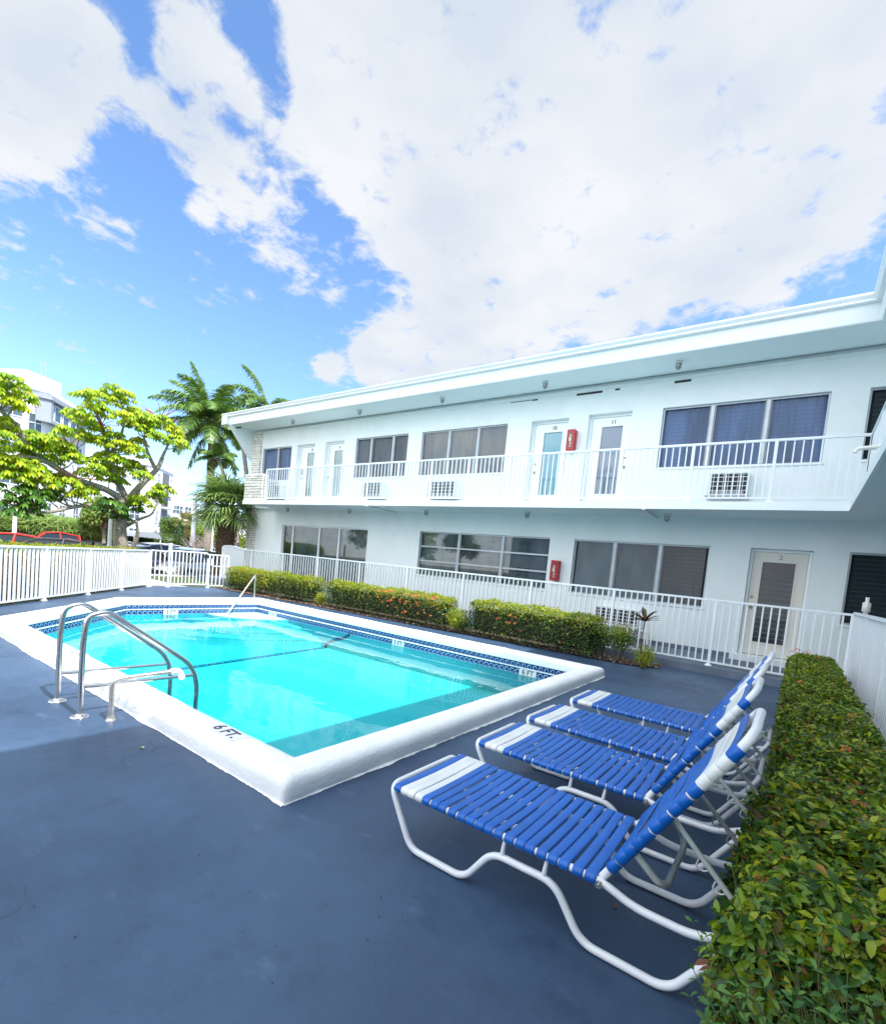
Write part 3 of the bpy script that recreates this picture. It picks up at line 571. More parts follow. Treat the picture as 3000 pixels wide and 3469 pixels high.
fence('picket_fence', 'long white picket fence on the walkway kerb in front of the ground floor windows', 'fence',
      [(x, 10.) for x in (-16.08, -15.67, -13.87, -12.10, -10.26, -8.44, -6.64, -4.81, -2.98, -1.16, .74)], .15, 1.36, .117, group='white picket fences round the pool')
fence('picket_fence', 'white picket fence running along the right hand hedge under the wing balcony', 'fence',
      [(.76, y) for y in (9.96, 8.2, 6.4, 4.6, 2.8, 1.0, -.8, -2.6, -4.4)], .0, 1.39, .105, group='white picket fences round the pool')
ux, uy = .7115, -.7027
fence('picket_fence', 'white picket fence running diagonally in front of the red leaved hedge', 'fence',
      [(-15.50 + ux * 1.583 * i, 6.55 + uy * 1.583 * i) for i in range(0, 11)], .0, 1.085, .122, group='white picket fences round the pool', bw=.032, pw=.055)
t = fence('picket_fence', 'short white fence section left of the pool gate with one tall post', 'fence', [(-15.5, 6.60), (-15.5, 7.12)], 0, 1.10, .13, group='white picket fences round the pool', bw=.03)
m = MB(); m.box(-.04, .04, .5, .575, 1.08, 1.32); m.bbox(-.048, .048, .49, .585, 1.32, 1.335, .004); m.build('latch_post', rail_metal, t)
fence('picket_fence', 'short white fence section between the pool gate and the yellow green hedge', 'fence', [(-15.5, 8.37), (-15.5, 9.03)], 0, 1.10, .13, group='white picket fences round the pool', bw=.03)
g = empty('pool_gate', (-15.5, 7.2, 0), 'white barred pool gate with a rounded frame, cars behind it', 'gate')
m = MB(); m.tube([(0, .0, .09), (0, .0, 1.11), (0, 1.12, 1.11), (0, 1.12, .09)], .025, 8, .05, closed=True); m.build('gate_frame', rail_metal, g)
m = MB()
for j in range(1, 10): m.box(-.012, .012, .112 * j - .013, .112 * j + .013, .09, 1.11)
m.build('picket_panel', rail_metal, g)
m = MB(); m.bbox(.02, .06, .98, 1.14, .98, 1.06, .008); m.build('latch', black_plastic, g)
m = MB(); m.box(-.015, .015, 1.24, 1.74, .70, .73); m.box(-.015, .015, 1.24, 1.27, .70, .95)
g2 = m.build('latch_guard', rail_metal, g)
# curved top privacy screen at the end of the walkway
sc_ = empty('privacy_screen', (-17.6, 10., .15), 'white slatted privacy screen with a gently curved top at the stone corner', 'screen')
m = MB(); top = [(0, 1.21), (.15, 1.25), (.45, 1.272), (.8, 1.262), (1.15, 1.22), (1.5, 1.205)]
for a, b in zip(top, top[1:]): m.obox((a[0], 0, a[1]), (b[0], 0, b[1]), .05, .03)
m.obox((0, 0, .07), (1.5, 0, .07), .03, .03); m.build('curved_rail', rail_metal, sc_)
m = MB()
for j in range(1, 26):
    x = j * .058; h = np.interp(x, [q[0] for q in top], [q[1] for q in top]); m.box(x - .015, x + .015, -.01, .01, .07, h - .01)
m.build('slat_panel', rail_metal, sc_)
for x in (0, 1.5):
    m = MB(); m.box(x - .025, x + .025, -.025, .025, 0, 1.2); m.build('post', rail_metal, sc_)
m = MB(); m.lathe((0, 0, 0), [(.05, -.15), (.05, .0), (.05, .9), (.035, .96), (.06, .965), (.06, 1.09), (.028, 1.10), (.028, 1.17)], 14)
o = m.build('drain_standpipe', pvc); o.location = (.905, 10.35, .30 - .0); o.scale = (.9, .9, 1.13); tag(o, 'cream plastic standpipe rising behind the right fence corner', 'pipe')
o.location = (.905, 10.3, .32)
# ------------------------------------------------------------------ L shaped apartment building
bld = empty('apartment_building', (-9, 11.9, 0), 'two storey white stucco apartment building wrapping round two sides of the pool', 'building')
D = 11.9
OP = dict(
 w8=(-18.40, -16.51, 4.19, 5.52), d8=(-16.16, -15.12, 3.20, 5.53), d9=(-14.52, -13.54, 3.20, 5.54), w3a=(-12.92, -10.55, 4.19, 5.55), w3b=(-9.98, -6.96, 4.19, 5.54),
 d10=(-6.24, -5.19, 3.20, 5.53), d11=(-4.68, -3.63, 3.20, 5.55), wb=(-2.95, .07, 4.17, 5.53), wr=(.64, 1.85, 4.19, 5.52),
 sl=(-16.71, -11.98, .20, 2.45), wm=(-9.70, -5.34, 1.11, 2.47), wR=(-4.68, -1.63, 1.11, 2.46), d2=(-.89, .15, .26, 2.47), wRR=(.70, 1.85, 1.11, 2.48))
def wall_holes(x0, x1, z0, z1, holes, y, depth):
    m = MB(); xs = sorted({x0, x1} | {h[0] for h in holes} | {h[1] for h in holes}); zs = sorted({z0, z1} | {h[2] for h in holes} | {h[3] for h in holes})
    for i in range(len(xs) - 1):
        for j in range(len(zs) - 1):
            cx_, cz = (xs[i] + xs[i + 1]) / 2, (zs[j] + zs[j + 1]) / 2
            if any(h[0] < cx_ < h[1] and h[2] < cz < h[3] for h in holes): continue
            m.quad((xs[i], y, zs[j]), (xs[i + 1], y, zs[j]), (xs[i + 1], y, zs[j + 1]), (xs[i], y, zs[j + 1]))
    for a, b, c, d in holes:
        m.quad((a, y, c), (a, y, d), (a, y + depth, d), (a, y + depth, c)); m.quad((b, y, d), (b, y, c), (b, y + depth, c), (b, y + depth, d))
        m.quad((a, y, d), (b, y, d), (b, y + depth, d), (a, y + depth, d)); m.quad((b, y, c), (a, y, c), (a, y + depth, c), (b, y + depth, c))
    return m
m = wall_holes(-19.1, 2.0, .15, 3.06, [OP[k] for k in ('sl', 'wm', 'wR', 'd2', 'wRR')], D, .22)
m2 = wall_holes(-19.1, 2.0, 3.06, 6.27, [OP[k] for k in ('w8', 'd8', 'd9', 'w3a', 'w3b', 'd10', 'd11', 'wb', 'wr')], D, .22)
m.add(m2.v, m2.f)
# end wall, back wall, room-side closing wall, wing walls
m.box(-19.1, 14, 19.8, 20, -.4, 6.3); m.quad((-19.1, D, -.4), (-19.1, 20, -.4), (-19.1, 20, 6.27), (-19.1, D, 6.27))
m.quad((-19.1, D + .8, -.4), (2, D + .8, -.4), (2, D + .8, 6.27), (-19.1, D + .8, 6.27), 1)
m.quad((2.0, -9, 0), (2.0, D, 0), (2.0, D, 6.27), (2.0, -9, 6.27)); m.quad((2.0, -9, 0), (9, -9, 0), (9, -9, 6.27), (2.0, -9, 6.27)); m.quad((9, -9, 0), (9, 20, 0), (9, 20, 6.27), (9, -9, 6.27))
loose(m.build('wall', [white_wall, dark_room]), bld)
# slab with gallery edge
m = MB(); m.prism([(-17.35, 10.54), (.55, 10.54), (.55, -9), (2.0, -9), (2.0, D), (-17.35, D)], 3.06, 3.19)
m.box(-19.2, -17.35, 11.75, D, 3.06, 3.19)
loose(m.build('gallery_slab', soffit_mat), bld)
m = MB(); m.box(-17.37, .535, 10.515, 10.545, 3.045, 3.195); m.box(.52, .552, -9, 10.545, 3.045, 3.195)
loose(m.build('slab_edge', white_paint), bld)
# soffit, fascia, gutter, roof
SO = [(-19.2, 10.86), (.60, 10.86), (.60, -9.2), (9.4, -9.2), (9.4, 20.4), (-19.2, 20.4)]
m = MB(); m.prism(SO, 6.27, 6.31); loose(m.build('soffit', soffit_mat), bld)
def run(prof, mat, name, xl=-19.25, ye=-9.2):
    """profile (out, z): out = distance in front of y 10.86 (main) / left of x .60 (wing), mitred at the inner corner"""
    m = MB(); P = [(xl, None), (None, None), (None, ye)]; V = []
    for o, z in prof: V.append(((xl, 10.86 - o, z), (.60 - o, 10.86 - o, z), (.60 - o, ye, z)))
    for a, b in zip(V, V[1:]):
        m.quad(a[0], a[1], b[1], b[0]); m.quad(a[1], a[2], b[2], b[1])
    m.poly([v[0] for v in V])
    return loose(m.build(name, mat), bld)
run([(-.02, 6.27), (.0, 6.268), (.012, 6.285), (.045, 6.50), (.05, 6.56), (-.02, 6.56)], white_paint, 'fascia')
run([(.05, 6.555), (.115, 6.56), (.128, 6.575), (.125, 6.60), (.165, 6.655), (.17, 6.69), (.155, 6.695), (.15, 6.68), (.05, 6.67)], white_metal, 'gutter', -19.62)
m = MB(); m.poly([(-19.68, 10.74, 6.705), (.50, 10.74, 6.70), (5, 15.4, 7.35), (-15, 15.4, 7.35)]); m.poly([(.50, 10.74, 6.70), (.50, -9.3, 6.70), (5, -9.3, 7.35), (5, 15.4, 7.35)])
m.poly([(-19.68, 10.74, 6.705), (-15, 15.4, 7.35), (-19.68, 20.5, 6.715)]); m.poly([(-19.68, 20.5, 6.715), (-15, 15.4, 7.35), (5, 15.4, 7.35), (9.6, 20.5, 6.715)]); m.poly([(5, -9.3, 7.35), (9.6, -9.3, 6.715), (9.6, 20.5, 6.715), (5, 15.4, 7.35)])
m.poly([(-19.68, 10.80, 6.69), (-19.68, 20.5, 6.69), (9.6, 20.5, 6.69), (9.6, -9.3, 6.69), (.50, -9.3, 6.69), (.50, 10.80, 6.69)])
m.quad((-19.68, 10.74, 6.69), (.50, 10.74, 6.69), (.50, 10.74, 6.70), (-19.68, 10.74, 6.705)); m.quad((.50, 10.74, 6.69), (.50, -9.3, 6.69), (.50, -9.3, 6.70), (.50, 10.74, 6.70))
loose(m.build('roof', shingle), bld)
# wedge shaped fin at the far end
m = MB(); a = [(10.80, 6.268), (11.9, 6.268), (11.9, 5.05)]
m.add([(-19.28, y, z) for y, z in a] + [(-19.12, y, z) for y, z in a], [(0, 2, 1), (3, 4, 5), (0, 1, 4, 3), (1, 2, 5, 4), (2, 0, 3, 5)])
m.poly([(-19.62, 10.70, 6.69), (-19.28, 10.80, 6.26), (-19.28, 11.9, 5.04), (-19.40, 11.9, 5.10)])
m.box(-19.62, -19.25, 10.72, 20.2, 6.27, 6.69)
loose(m.build('end_fin', soffit_mat), bld)
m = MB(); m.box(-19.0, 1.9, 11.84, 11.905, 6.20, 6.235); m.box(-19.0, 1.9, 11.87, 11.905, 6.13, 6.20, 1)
loose(m.build('cornice_trim', [M('grey_cornice_trim', (.45, .50, .52), .7), white_wall]), bld)  # mid grey moulding line where the wall meets the soffit
m = MB()
for a, b, h in ((-6.29, -6.13, .035), (-5.06, -4.41, .05), (-4.10, -3.99, .04), (-2.78, -2.44, .05), (-6.95, -6.32, .015)): m.box(a, b, 11.893, 11.90, 6.105 - h, 6.105)
loose(m.build('soffit_slot', black_grey), bld)
# ledgestone: rows of long thin stones
def ledge(x0, x1, y0, y1, z0, z1, name='stone_facing', seed=1):
    rd = random.Random(seed); m = MB(); z = z0
    while z < z1 - .01:
        h = min(rd.uniform(.07, .115), z1 - z); x = x0
        while x < x1 - .01:
            w = min(rd.uniform(.18, .7), x1 - x)
            if x1 - x - w < .1: w = x1 - x
            o = rd.uniform(0, .022); m.bbox(x + .005, x + w - .005, y0 - o, y1, z + .008, z + h - .008, .008)
            x += w
        z += h
    m.box(x0 + .01, x1 - .01, y0 + .03, y1 - .002, z0, z1, 1)
    return loose(m.build(name, [stone_mat, M('stone_joint', (.20, .19, .17), .95)]), bld)
ledge(-19.14, -18.50, 11.84, 12.0, .0, 3.045, seed=3); ledge(-19.14, -18.50, 11.84, 12.0, 3.2, 6.265, seed=4)
ledge(-17.37, -16.22, 10.56, 10.80, 3.2, 4.17, seed=5); ledge(-17.37, -17.20, 10.81, 11.9, 3.2, 4.17, seed=6)

def slats(m, x0, x1, z0, z1, y, n, tilt=7, depth=.09):
    for i in range(n):
        z = z0 + (z1 - z0) * (i + .5) / n; h = (z1 - z0) / n * .985; dy = depth * .5 * math.sin(R(tilt))
        m.add([(x0, y - dy, z - h / 2), (x1, y - dy, z - h / 2), (x1, y + dy, z + h / 2), (x0, y + dy, z + h / 2)], [(0, 1, 2, 3)])
        m.box(x0, x1, y - dy - .004, y - dy, z - h / 2 - .003, z - h / 2 + .001, 1)
def window(op, splits, style, cur, fr=alu, rows=None, nsl=14, lab=None, y=D + .06, fold=.02, kl=16., curt=None, sill=True):
    x0, x1, z0, z1 = op; e = .035; m = MB()
    m.box(x0 + .003, x1 - .003, y, y + .05, z1 - e, z1 - .003); m.box(x0 + .003, x1 - .003, y, y + .05, z0 + .003, z0 + e)
    m.box(x0 + .003, x0 + e, y + .002, y + .05, z0 + e, z1 - e); m.box(x1 - e, x1 - .003, y + .002, y + .05, z0 + e, z1 - e)
    for s in splits:
        w = .032; m.box(s - w, s + w, y - .012, y + .05, z0 + e, z1 - e); m.box(s - w - .03, s - w, y + .01, y + .05, z0 + e, z1 - e, 1); m.box(s + w, s + w + .03, y + .01, y + .05, z0 + e, z1 - e, 1)
    if rows:
        for z in rows: m.box(x0 + e, x1 - e, y - .006, y + .045, z - .022, z + .022)
    if sill: m.box(x0 - .02, x1 + .02, D - .03, y - .002, z0 - .035, z0 + .0025, 2)
    f = loose(m.build('window', [fr, dark_frame, white_paint]), bld)
    if lab: f['label'] = lab
    E_ = [x0 + e] + list(splits) + [x1 - e]
    if style == 'jalousie':
        m = MB()
        for a, b in zip(E_, E_[1:]): slats(m, a + .05, b - .05, z0 + e, z1 - e, y + .03, nsl)
        o = m.build('louvre_pane', [louvre_glass, louvre_edge]); o.parent = f
    else:
        m = MB(); m.quad((x0 + e, y + .02, z0 + e), (x1 - e, y + .02, z0 + e), (x1 - e, y + .02, z1 - e), (x0 + e, y + .02, z1 - e)); o = m.build('pane', clear); o.parent = f
    # curtain or blind behind the glass
    N = max(8, int((x1 - x0) * kl * 2)); V = []; F = []; mi = []
    for i in range(N + 1):
        x = x0 + .01 + (x1 - x0 - .02) * i / N; dy = fold * math.sin(i * 1.9) + fold * .5 * math.sin(i * .7 + 1)
        V += [(x, y + .11 + dy, z0 + .0), (x, y + .11 + dy * .8, z1 - .0)]
        if i:
            F.append((2 * i - 2, 2 * i, 2 * i + 1, 2 * i - 1)); k = 0
            if curt: 
                for q, (ca, cb) in enumerate(curt):
                    if ca <= x <= cb: k = q + 1
            mi.append(k)
    o = link('curtain', np_mesh('curtain', V, F, mi), cur if isinstance(cur, list) else [cur], f, fold > 0)
    return f
window(OP['w8'], [-17.43], 'jalousie', cur_blue, nsl=12, lab='far upper window with two blue curtained panels')
window(OP['w3a'], [-12.22, -11.22], 'jalousie', cur_brown, nsl=11, fold=.0, lab='upper louvre window with brownish blinds between doors and wide window')
window(OP['w3b'], [-8.95, -7.92], 'plain', [cur_brown, cur_pale, cur_grey], nsl=13, fold=.012, curt=[(-9.6, -8.2), (-7.9, -6.9)], lab='upper three panel window left of door 10')
window(OP['wb'], [-1.94, -.93], 'jalousie', cur_blue, nsl=15, lab='large upper louvre window with blue curtains')
window(OP['wr'], [], 'jalousie', cur_dark, nsl=14, fold=0, lab='dark upper window at the inner corner')
window(OP['sl'], [-16.10, -14.53, -13.45], 'plain', [cur_grey, cur_pale, dark_room], fold=.03, kl=10, curt=[(-13.45, -11.9), (-16.8, -16.15)], fr=white_paint, lab='wide sliding glass doors with vertical blinds', sill=False)
window(OP['wm'], [-8.23, -6.75], 'plain', [cur_blind, cur_pale], rows=(2.01, 1.57), fold=0, curt=[(-9.5, -8.9)], lab='awning window of nine panes')
window(OP['wR'], [-3.67, -2.64], 'jalousie', [cur_grey, cur_dark], nsl=15, fold=.008, curt=[(-2.6, -1.6)], lab='ground floor louvre window left of door 2')
window(OP['wRR'], [], 'jalousie', cur_dark, nsl=15, fold=0, lab='dark ground floor window at the inner corner')
door_glass = glassmat('door_glass', (.92, .96, .97), .05)
def door(op, g, gmat, num, lab, knob, lou=False):
    x0, x1, z0, z1 = op; y = D + .15; m = MB()
    m.box(x0 + .003, x0 + .055, y - .02, y + .06, z0, z1 - .003); m.box(x1 - .055, x1 - .003, y - .02, y + .06, z0, z1 - .003); m.box(x0 + .055, x1 - .055, y - .02, y + .06, z1 - .06, z1 - .003)
    f = loose(m.build('door', [white_paint]), bld); f['label'] = lab
    m = MB(); a, b = x0 + .06, x1 - .06; y2 = y + .015
    for q in ((a, g[0], z0 + .012, z1 - .065), (g[1], b, z0 + .012, z1 - .065), (g[0], g[1], z0 + .012, g[2]), (g[0], g[1], g[3], z1 - .065)): m.box(q[0], q[1], y2, y2 + .04, q[2], q[3])
    w = .03
    for q in ((g[0] - w, g[0], g[2] - w, g[3] + w), (g[1], g[1] + w, g[2] - w, g[3] + w), (g[0], g[1], g[2] - w, g[2]), (g[0], g[1], g[3], g[3] + w)): m.box(q[0], q[1], y2 - .012, y2 - .0005, q[2], q[3], 0)
    m.build('door_leaf', [white_paint if not lou else M('cream_door_paint', (.72, .69, .62), .45)], f)
    m = MB()
    if lou: slats(m, g[0], g[1], g[2], g[3], y2 + .01, 16)
    else: m.quad((g[0], y2 + .012, g[2]), (g[1], y2 + .012, g[2]), (g[1], y2 + .012, g[3]), (g[0], y2 + .012, g[3]))
    m.build('glass_panel', [door_glass if not lou else louvre_glass, dark_frame], f)
    m = MB(); m.quad((g[0], y2 + .038, g[2]), (g[1], y2 + .038, g[2]), (g[1], y2 + .038, g[3]), (g[0], y2 + .038, g[3])); m.build('blind_reflection_panel', gmat, f)  # backing behind the glass; the mint pair is a painted reflection
    kx, kz = knob
    m = MB()
    for dz in (0, .22):
        m2 = MB(); m2.lathe((0, 0, 0), [(.030, 0), (.030, .012), (.012, .02), (.012, .035), (.027, .045), (.027, .062), (.012, .07)] if dz == 0 else [(.027, 0), (.027, .012), (.018, .018)], 12)
        m.add([(kx + v[0], y2 - v[2], kz + dz + v[1]) for v in m2.v], m2.f, 0, True)
    m.build('door_knob', brass, f)
    t_ = text_mesh(num, .13, ((g[0] + g[1]) / 2 + .02, y2 - .003, g[3] + .105), (R(90), 0, 0), black_grey if num != '2' else M('grey_numeral', (.2, .2, .2), .5), 'door_number', f, .004)
    return f
door(OP['d8'], (-15.70, -15.26, 3.60, 5.24), mint_refl, '8', 'white glazed door numbered 8 with a black keypad', (-15.98, 4.28))
door(OP['d9'], (-14.17, -13.73, 3.60, 5.24), mint_refl, '9', 'white glazed door numbered 9', (-14.38, 4.28))
door(OP['d10'], (-5.91, -5.40, 3.60, 5.24), cur_teal, '10', 'white door numbered 10 with turquoise blind', (-6.09, 4.20))
door(OP['d11'], (-4.37, -3.86, 3.62, 5.26), cur_slate, '11', 'white door numbered 11 with slate blue blind', (-3.73, 4.26))
door(OP['d2'], (-.66, -.10, .54, 2.20), cur_dark, '2', 'cream door numbered 2 with dark louvred panel', (-.77, 1.25), True)
m = MB(); m.bbox(-16.02, -15.94, 12.035, 12.062, 4.42, 4.62, .01); loose(m.build('keypad', black_plastic), bld)
m = MB(); m.box(-1.0, .25, 11.60, 11.9, .152, .245); m.box(-19.0, 2.0, 11.885, 11.899, .151, .24, 1); loose(m.build('door_step', [white_wall, walk_mat]), bld)
# gallery railing (upper storey) as part of the building
def railing(pts, z0, z1, pitch, endpost=True):
    m = MB(); 
    for a, b in zip(pts, pts[1:]): m.obox((*a, z1 - .02), (*b, z1 - .02), .055, .04)
    rl = loose(m.build('gallery_railing', rail_metal), bld); m = MB(); rl['label'] = 'white picket railing along the upper gallery'
    for a, b in zip(pts, pts[1:]):
        m.obox((*a, z0 + .085), (*b, z0 + .085), .03, .03)
        L_ = math.hypot(b[0] - a[0], b[1] - a[1]); k = round(L_ / pitch); ux, uy = (b[0] - a[0]) / L_, (b[1] - a[1]) / L_
        for j in range(1, k):
            u = L_ * j / k; m.obox((a[0] + ux * u, a[1] + uy * u, z0 + .085), (a[0] + ux * u, a[1] + uy * u, z1 - .03), .022, .022, up=(ux, uy, 0))
    m.build('picket_panel', rail_metal, rl)
    for x, y in pts:
        m = MB(); m.box(x - .026, x + .026, y - .026, y + .026, z0, z1 - .04); m.lathe((x, y, z0), [(.066, 0), (.066, .015), (.048, .03), (.034, .034)], 12); m.build('post', rail_metal, rl)
railing([(x, 10.62) for x in (-16.08, -14.76, -13.42, -12.06, -10.88, -9.67, -8.45, -7.24, -6.02, -4.66, -3.34, -1.97, -.62, .70)], 3.195, 4.335, .128)
railing([(.69, y) for y in (10.62, 9.3, 8.0, 6.7, 5.4, 4.1, 2.8, 1.5, .2, -1.1, -2.4)], 3.195, 4.335, .128)

# ------------------------------------------------------------------ things fixed to the building
def ac(x0, x1, z0, z1, lab, y1=D, dp=.28):
    t = empty('air_conditioner', ((x0 + x1) / 2, y1, z0), lab, 'air conditioner', 'through wall air conditioners'); w = (x1 - x0) / 2; h = z1 - z0
    m = MB(); e = .03; m.box(-w, w, -dp + .02, .02, 0, e); m.box(-w, w, -dp + .02, .02, h - e, h); m.box(-w, -w + e, -dp + .02, .02, e, h - e); m.box(w - e, w, -dp + .02, .02, e, h - e); m.box(-w + e, w - e, -dp + .10, -dp + .105, e, h - e, 1)
    m.build('casing', [white_paint, black_grey], t)
    m = MB(); nx = max(6, int(w * 2 / .085)); nz = 5
    for i in range(nx + 1): x = -w + .01 + (2 * w - .02) * i / nx; m.box(x - .004, x + .004, -dp, -dp + .01, .01, h - .01)
    for i in range(nz + 1): z = .01 + (h - .02) * i / nz; m.box(-w + .01, w - .01, -dp - .006, -dp + .004, z - .005, z + .005)
    m.build('security_grille', white_metal, t)
    m = MB(); m.box(-w + .07, w - .07, -dp + .085, -dp + .098, .03, .10); m.build('lower_panel', M('grey_fins', (.35, .36, .38), .5, metal=.5), t)
    m = MB(); m.box(-w - .03, w + .03, -dp - .02, .0, -.03, -.004); m.build('bracket_shelf', dark_frame, t)
ac(-1.80, -1.07, 3.50, 3.98, 'upper air conditioner in a white grille under the large blue curtained window')
ac(-17.45, -16.72, 3.50, 3.97, 'upper air conditioner at the far end beside the stone parapet')
ac(-12.14, -11.30, 3.48, 3.98, 'upper air conditioner under the louvre window with brown blinds')
ac(-9.36, -8.38, 3.48, 3.96, 'upper air conditioner under the wide window left of door 10')
ac(-3.88, -2.86, .47, .88, 'ground floor air conditioner in a white grille behind the cordyline')
m = MB(); m.tube([(-2.95, 11.7, .43), (-2.64, 11.7, .43), (-2.62, 11.7, .15)], .03, 10, .03); o = m.build('drain_pipe', pvc); tag(o, 'short white drain pipe under the ground floor air conditioner', 'pipe')
def cabinet(x0, z0, lab):
    t = empty('extinguisher_cabinet', (x0 + .125, D, z0), lab, 'extinguisher cabinet', 'red extinguisher cabinets')
    m = MB(); m.bbox(-.10, .10, -.15, .0, 0, .51, .022)
    m.bbox(-.104, .104, -.185, -.165, -.003, .513, .008)
    m.build('case', red_paint, t)
    m = MB(); m.box(-.06, .06, -.188, -.1855, .06, .45, 0); m.build('front_pane', M('scratched_red_window', (.20, .035, .04), .15, col2=(.34, .14, .12), vs=12), t)
    m = MB(); rd = random.Random(int(x0 * 10))
    for k, (dx, dz, w, h) in enumerate(((-.005, .27, .08, .14), (.0, .36, .035, .09), (.005, .17, .05, .05), (0, .1, .02, .06))):
        pts = [(dx + w / 2 * math.cos(a) * rd.uniform(.6, 1.1), dz + h / 2 * math.sin(a) * rd.uniform(.7, 1.1)) for a in [i * .63 for i in range(10)]]
        m.poly([(x, -.1895, z) for x, z in pts])
    m.build('worn_notice', M('peeling_cream_label', (.62, .56, .44), .7, var=.15, vs=20), t)
cabinet(-5.145, 4.66, 'red fire extinguisher cabinet on the upper wall between doors 10 and 11')
cabinet(-5.19, 1.375, 'red fire extinguisher cabinet on the ground floor wall between two windows')
lampwhite = M('lamp_base_white', (.62, .64, .63), .4)
def lamp(x, y, z, lab):
    t = empty('ceiling_lamp', (x, y, z), lab, 'lamp', 'caged lamps under the eaves and gallery')
    m = MB(); m.lathe((0, 0, -.05), [(.062, 0), (.075, .01), (.078, .05)], 16); m.build('lamp_base', lampwhite, t)
    m = MB(); m.lathe((0, 0, -.16), [(.012, 0), (.035, .012), (.05, .045), (.054, .11)], 16); m.build('glass_dome', dome_glass, t)
    m = MB()
    for k in range(4):
        a = k * math.pi / 4 + .2; c, s = math.cos(a), math.sin(a)
        m.tube([(.06 * c, .06 * s, -.05), (.056 * c, .056 * s, -.13), (.03 * c, .03 * s, -.168), (0, 0, -.175), (-.03 * c, -.03 * s, -.168), (-.056 * c, -.056 * s, -.13), (-.06 * c, -.06 * s, -.05)], .004, 5)
    m.tube([(.062 * math.cos(i * .524), .062 * math.sin(i * .524), -.10) for i in range(12)], .004, 5, closed=True); m.build('guard_cage', grey_bar, t)
    m = MB(); m.lathe((0, 0, -.13), [(.012, 0), (.022, .02), (.018, .06), (.012, .08)], 10); m.build('bulb', tile_white, t)
names = ['above the far blue window', 'above the louvre window with brown blinds', 'above the wide window left of door 10', 'above door 10', 'above the large blue curtained window']
for x, s in zip((-15.72, -12.21, -8.85, -5.66, -2.60), names): lamp(x, 11.29, 6.27, 'caged lamp under the roof eave ' + s)
names = ['above the sliding glass doors', 'right of the sliding glass doors', 'above the nine pane window', 'above the lower red cabinet', 'left of door 2, beside a drain spout']
for x, s in zip((-15.73, -12.38, -9.10, -5.80, -2.46), names): lamp(x, 11.36, 3.06, 'caged lamp under the gallery slab ' + s)
for x, lab in ((-10.71, 'thin drain spout under the gallery slab left of centre'), (-2.74, 'thin drain spout under the gallery slab near door 2')):
    m = MB(); m.tube([(x, 10.49, 3.03), (x - .03, 11.85, 3.03)], .016, 8); m.tube([(x, 10.44, 3.03), (x, 10.56, 3.03)], .022, 8, m=1); tag(m.build('drain_spout', [grey_bar, pvc]), lab, 'pipe')
m = MB(); m.tube([(.62, 8.58, 3.60), (.42, 8.58, 3.60), (.39, 8.58, 3.54)], .026, 10, .03); m.tube([(.42, 8.58, 3.60), (1.6, 8.3, 3.62)], .022, 10); tag(m.build('overflow_pipe', pvc), 'white plastic overflow pipe poking out of the wing gallery', 'pipe')
t = empty('security_camera', (-18.75, 10.95, 6.27), 'small dark security camera under the far roof corner', 'camera')
m = MB(); m.lathe((0, 0, -.03), [(.05, 0), (.05, .03)], 12); m.obox((0, 0, -.03), (0, 0, -.10), .02, .02); m.build('mount', grey_bar, t)
m = MB(); m.obox((-.03, -.09, -.15), (.03, .09, -.10), .07, .06); m.build('camera_body', black_plastic, t)
# ------------------------------------------------------------------ sun loungers
LW = .60
def strap(m, x, w, T, mi, y0=0., y1=LW, rt=.0185, sag=.004, sk=0.):
    """vinyl strap across two side tubes; T maps local (x along, y, z normal) to lounger space"""
    P = []
    for k in range(9): a = R(250 - 160 * k / 8); P.append((y0 + rt * math.cos(a), rt * math.sin(a), math.cos(a), math.sin(a)))
    for k in range(1, 8): t = k / 8; P.append((y0 + (y1 - y0) * t, rt - sag * math.sin(math.pi * t), 0, 1))
    for k in range(9): a = R(90 - 160 * k / 8); P.append((y1 + rt * math.cos(a), rt * math.sin(a), math.cos(a), math.sin(a)))
    prof_ = [(-.5, 0.), (-.5, .0016), (-.40, .0034), (0, .0038), (.40, .0034), (.5, .0016), (.5, 0.)]
    V = []; 
    for i, (y, z, ny, nz) in enumerate(P):
        t = (y - y0) / (y1 - y0)
        for a, h in prof_: V.append(T(x + a * w + sk * (t - .5), y + ny * h, z + nz * h))
    p = len(prof_); F = [(i * p + j, i * p + j + 1, (i + 1) * p + j + 1, (i + 1) * p + j) for i in range(len(P) - 1) for j in range(p - 1)]
    F += [(i * p + p - 1, i * p, (i + 1) * p, (i + 1) * p + p - 1) for i in range(len(P) - 1)]
    m.add(V, F, mi, True)
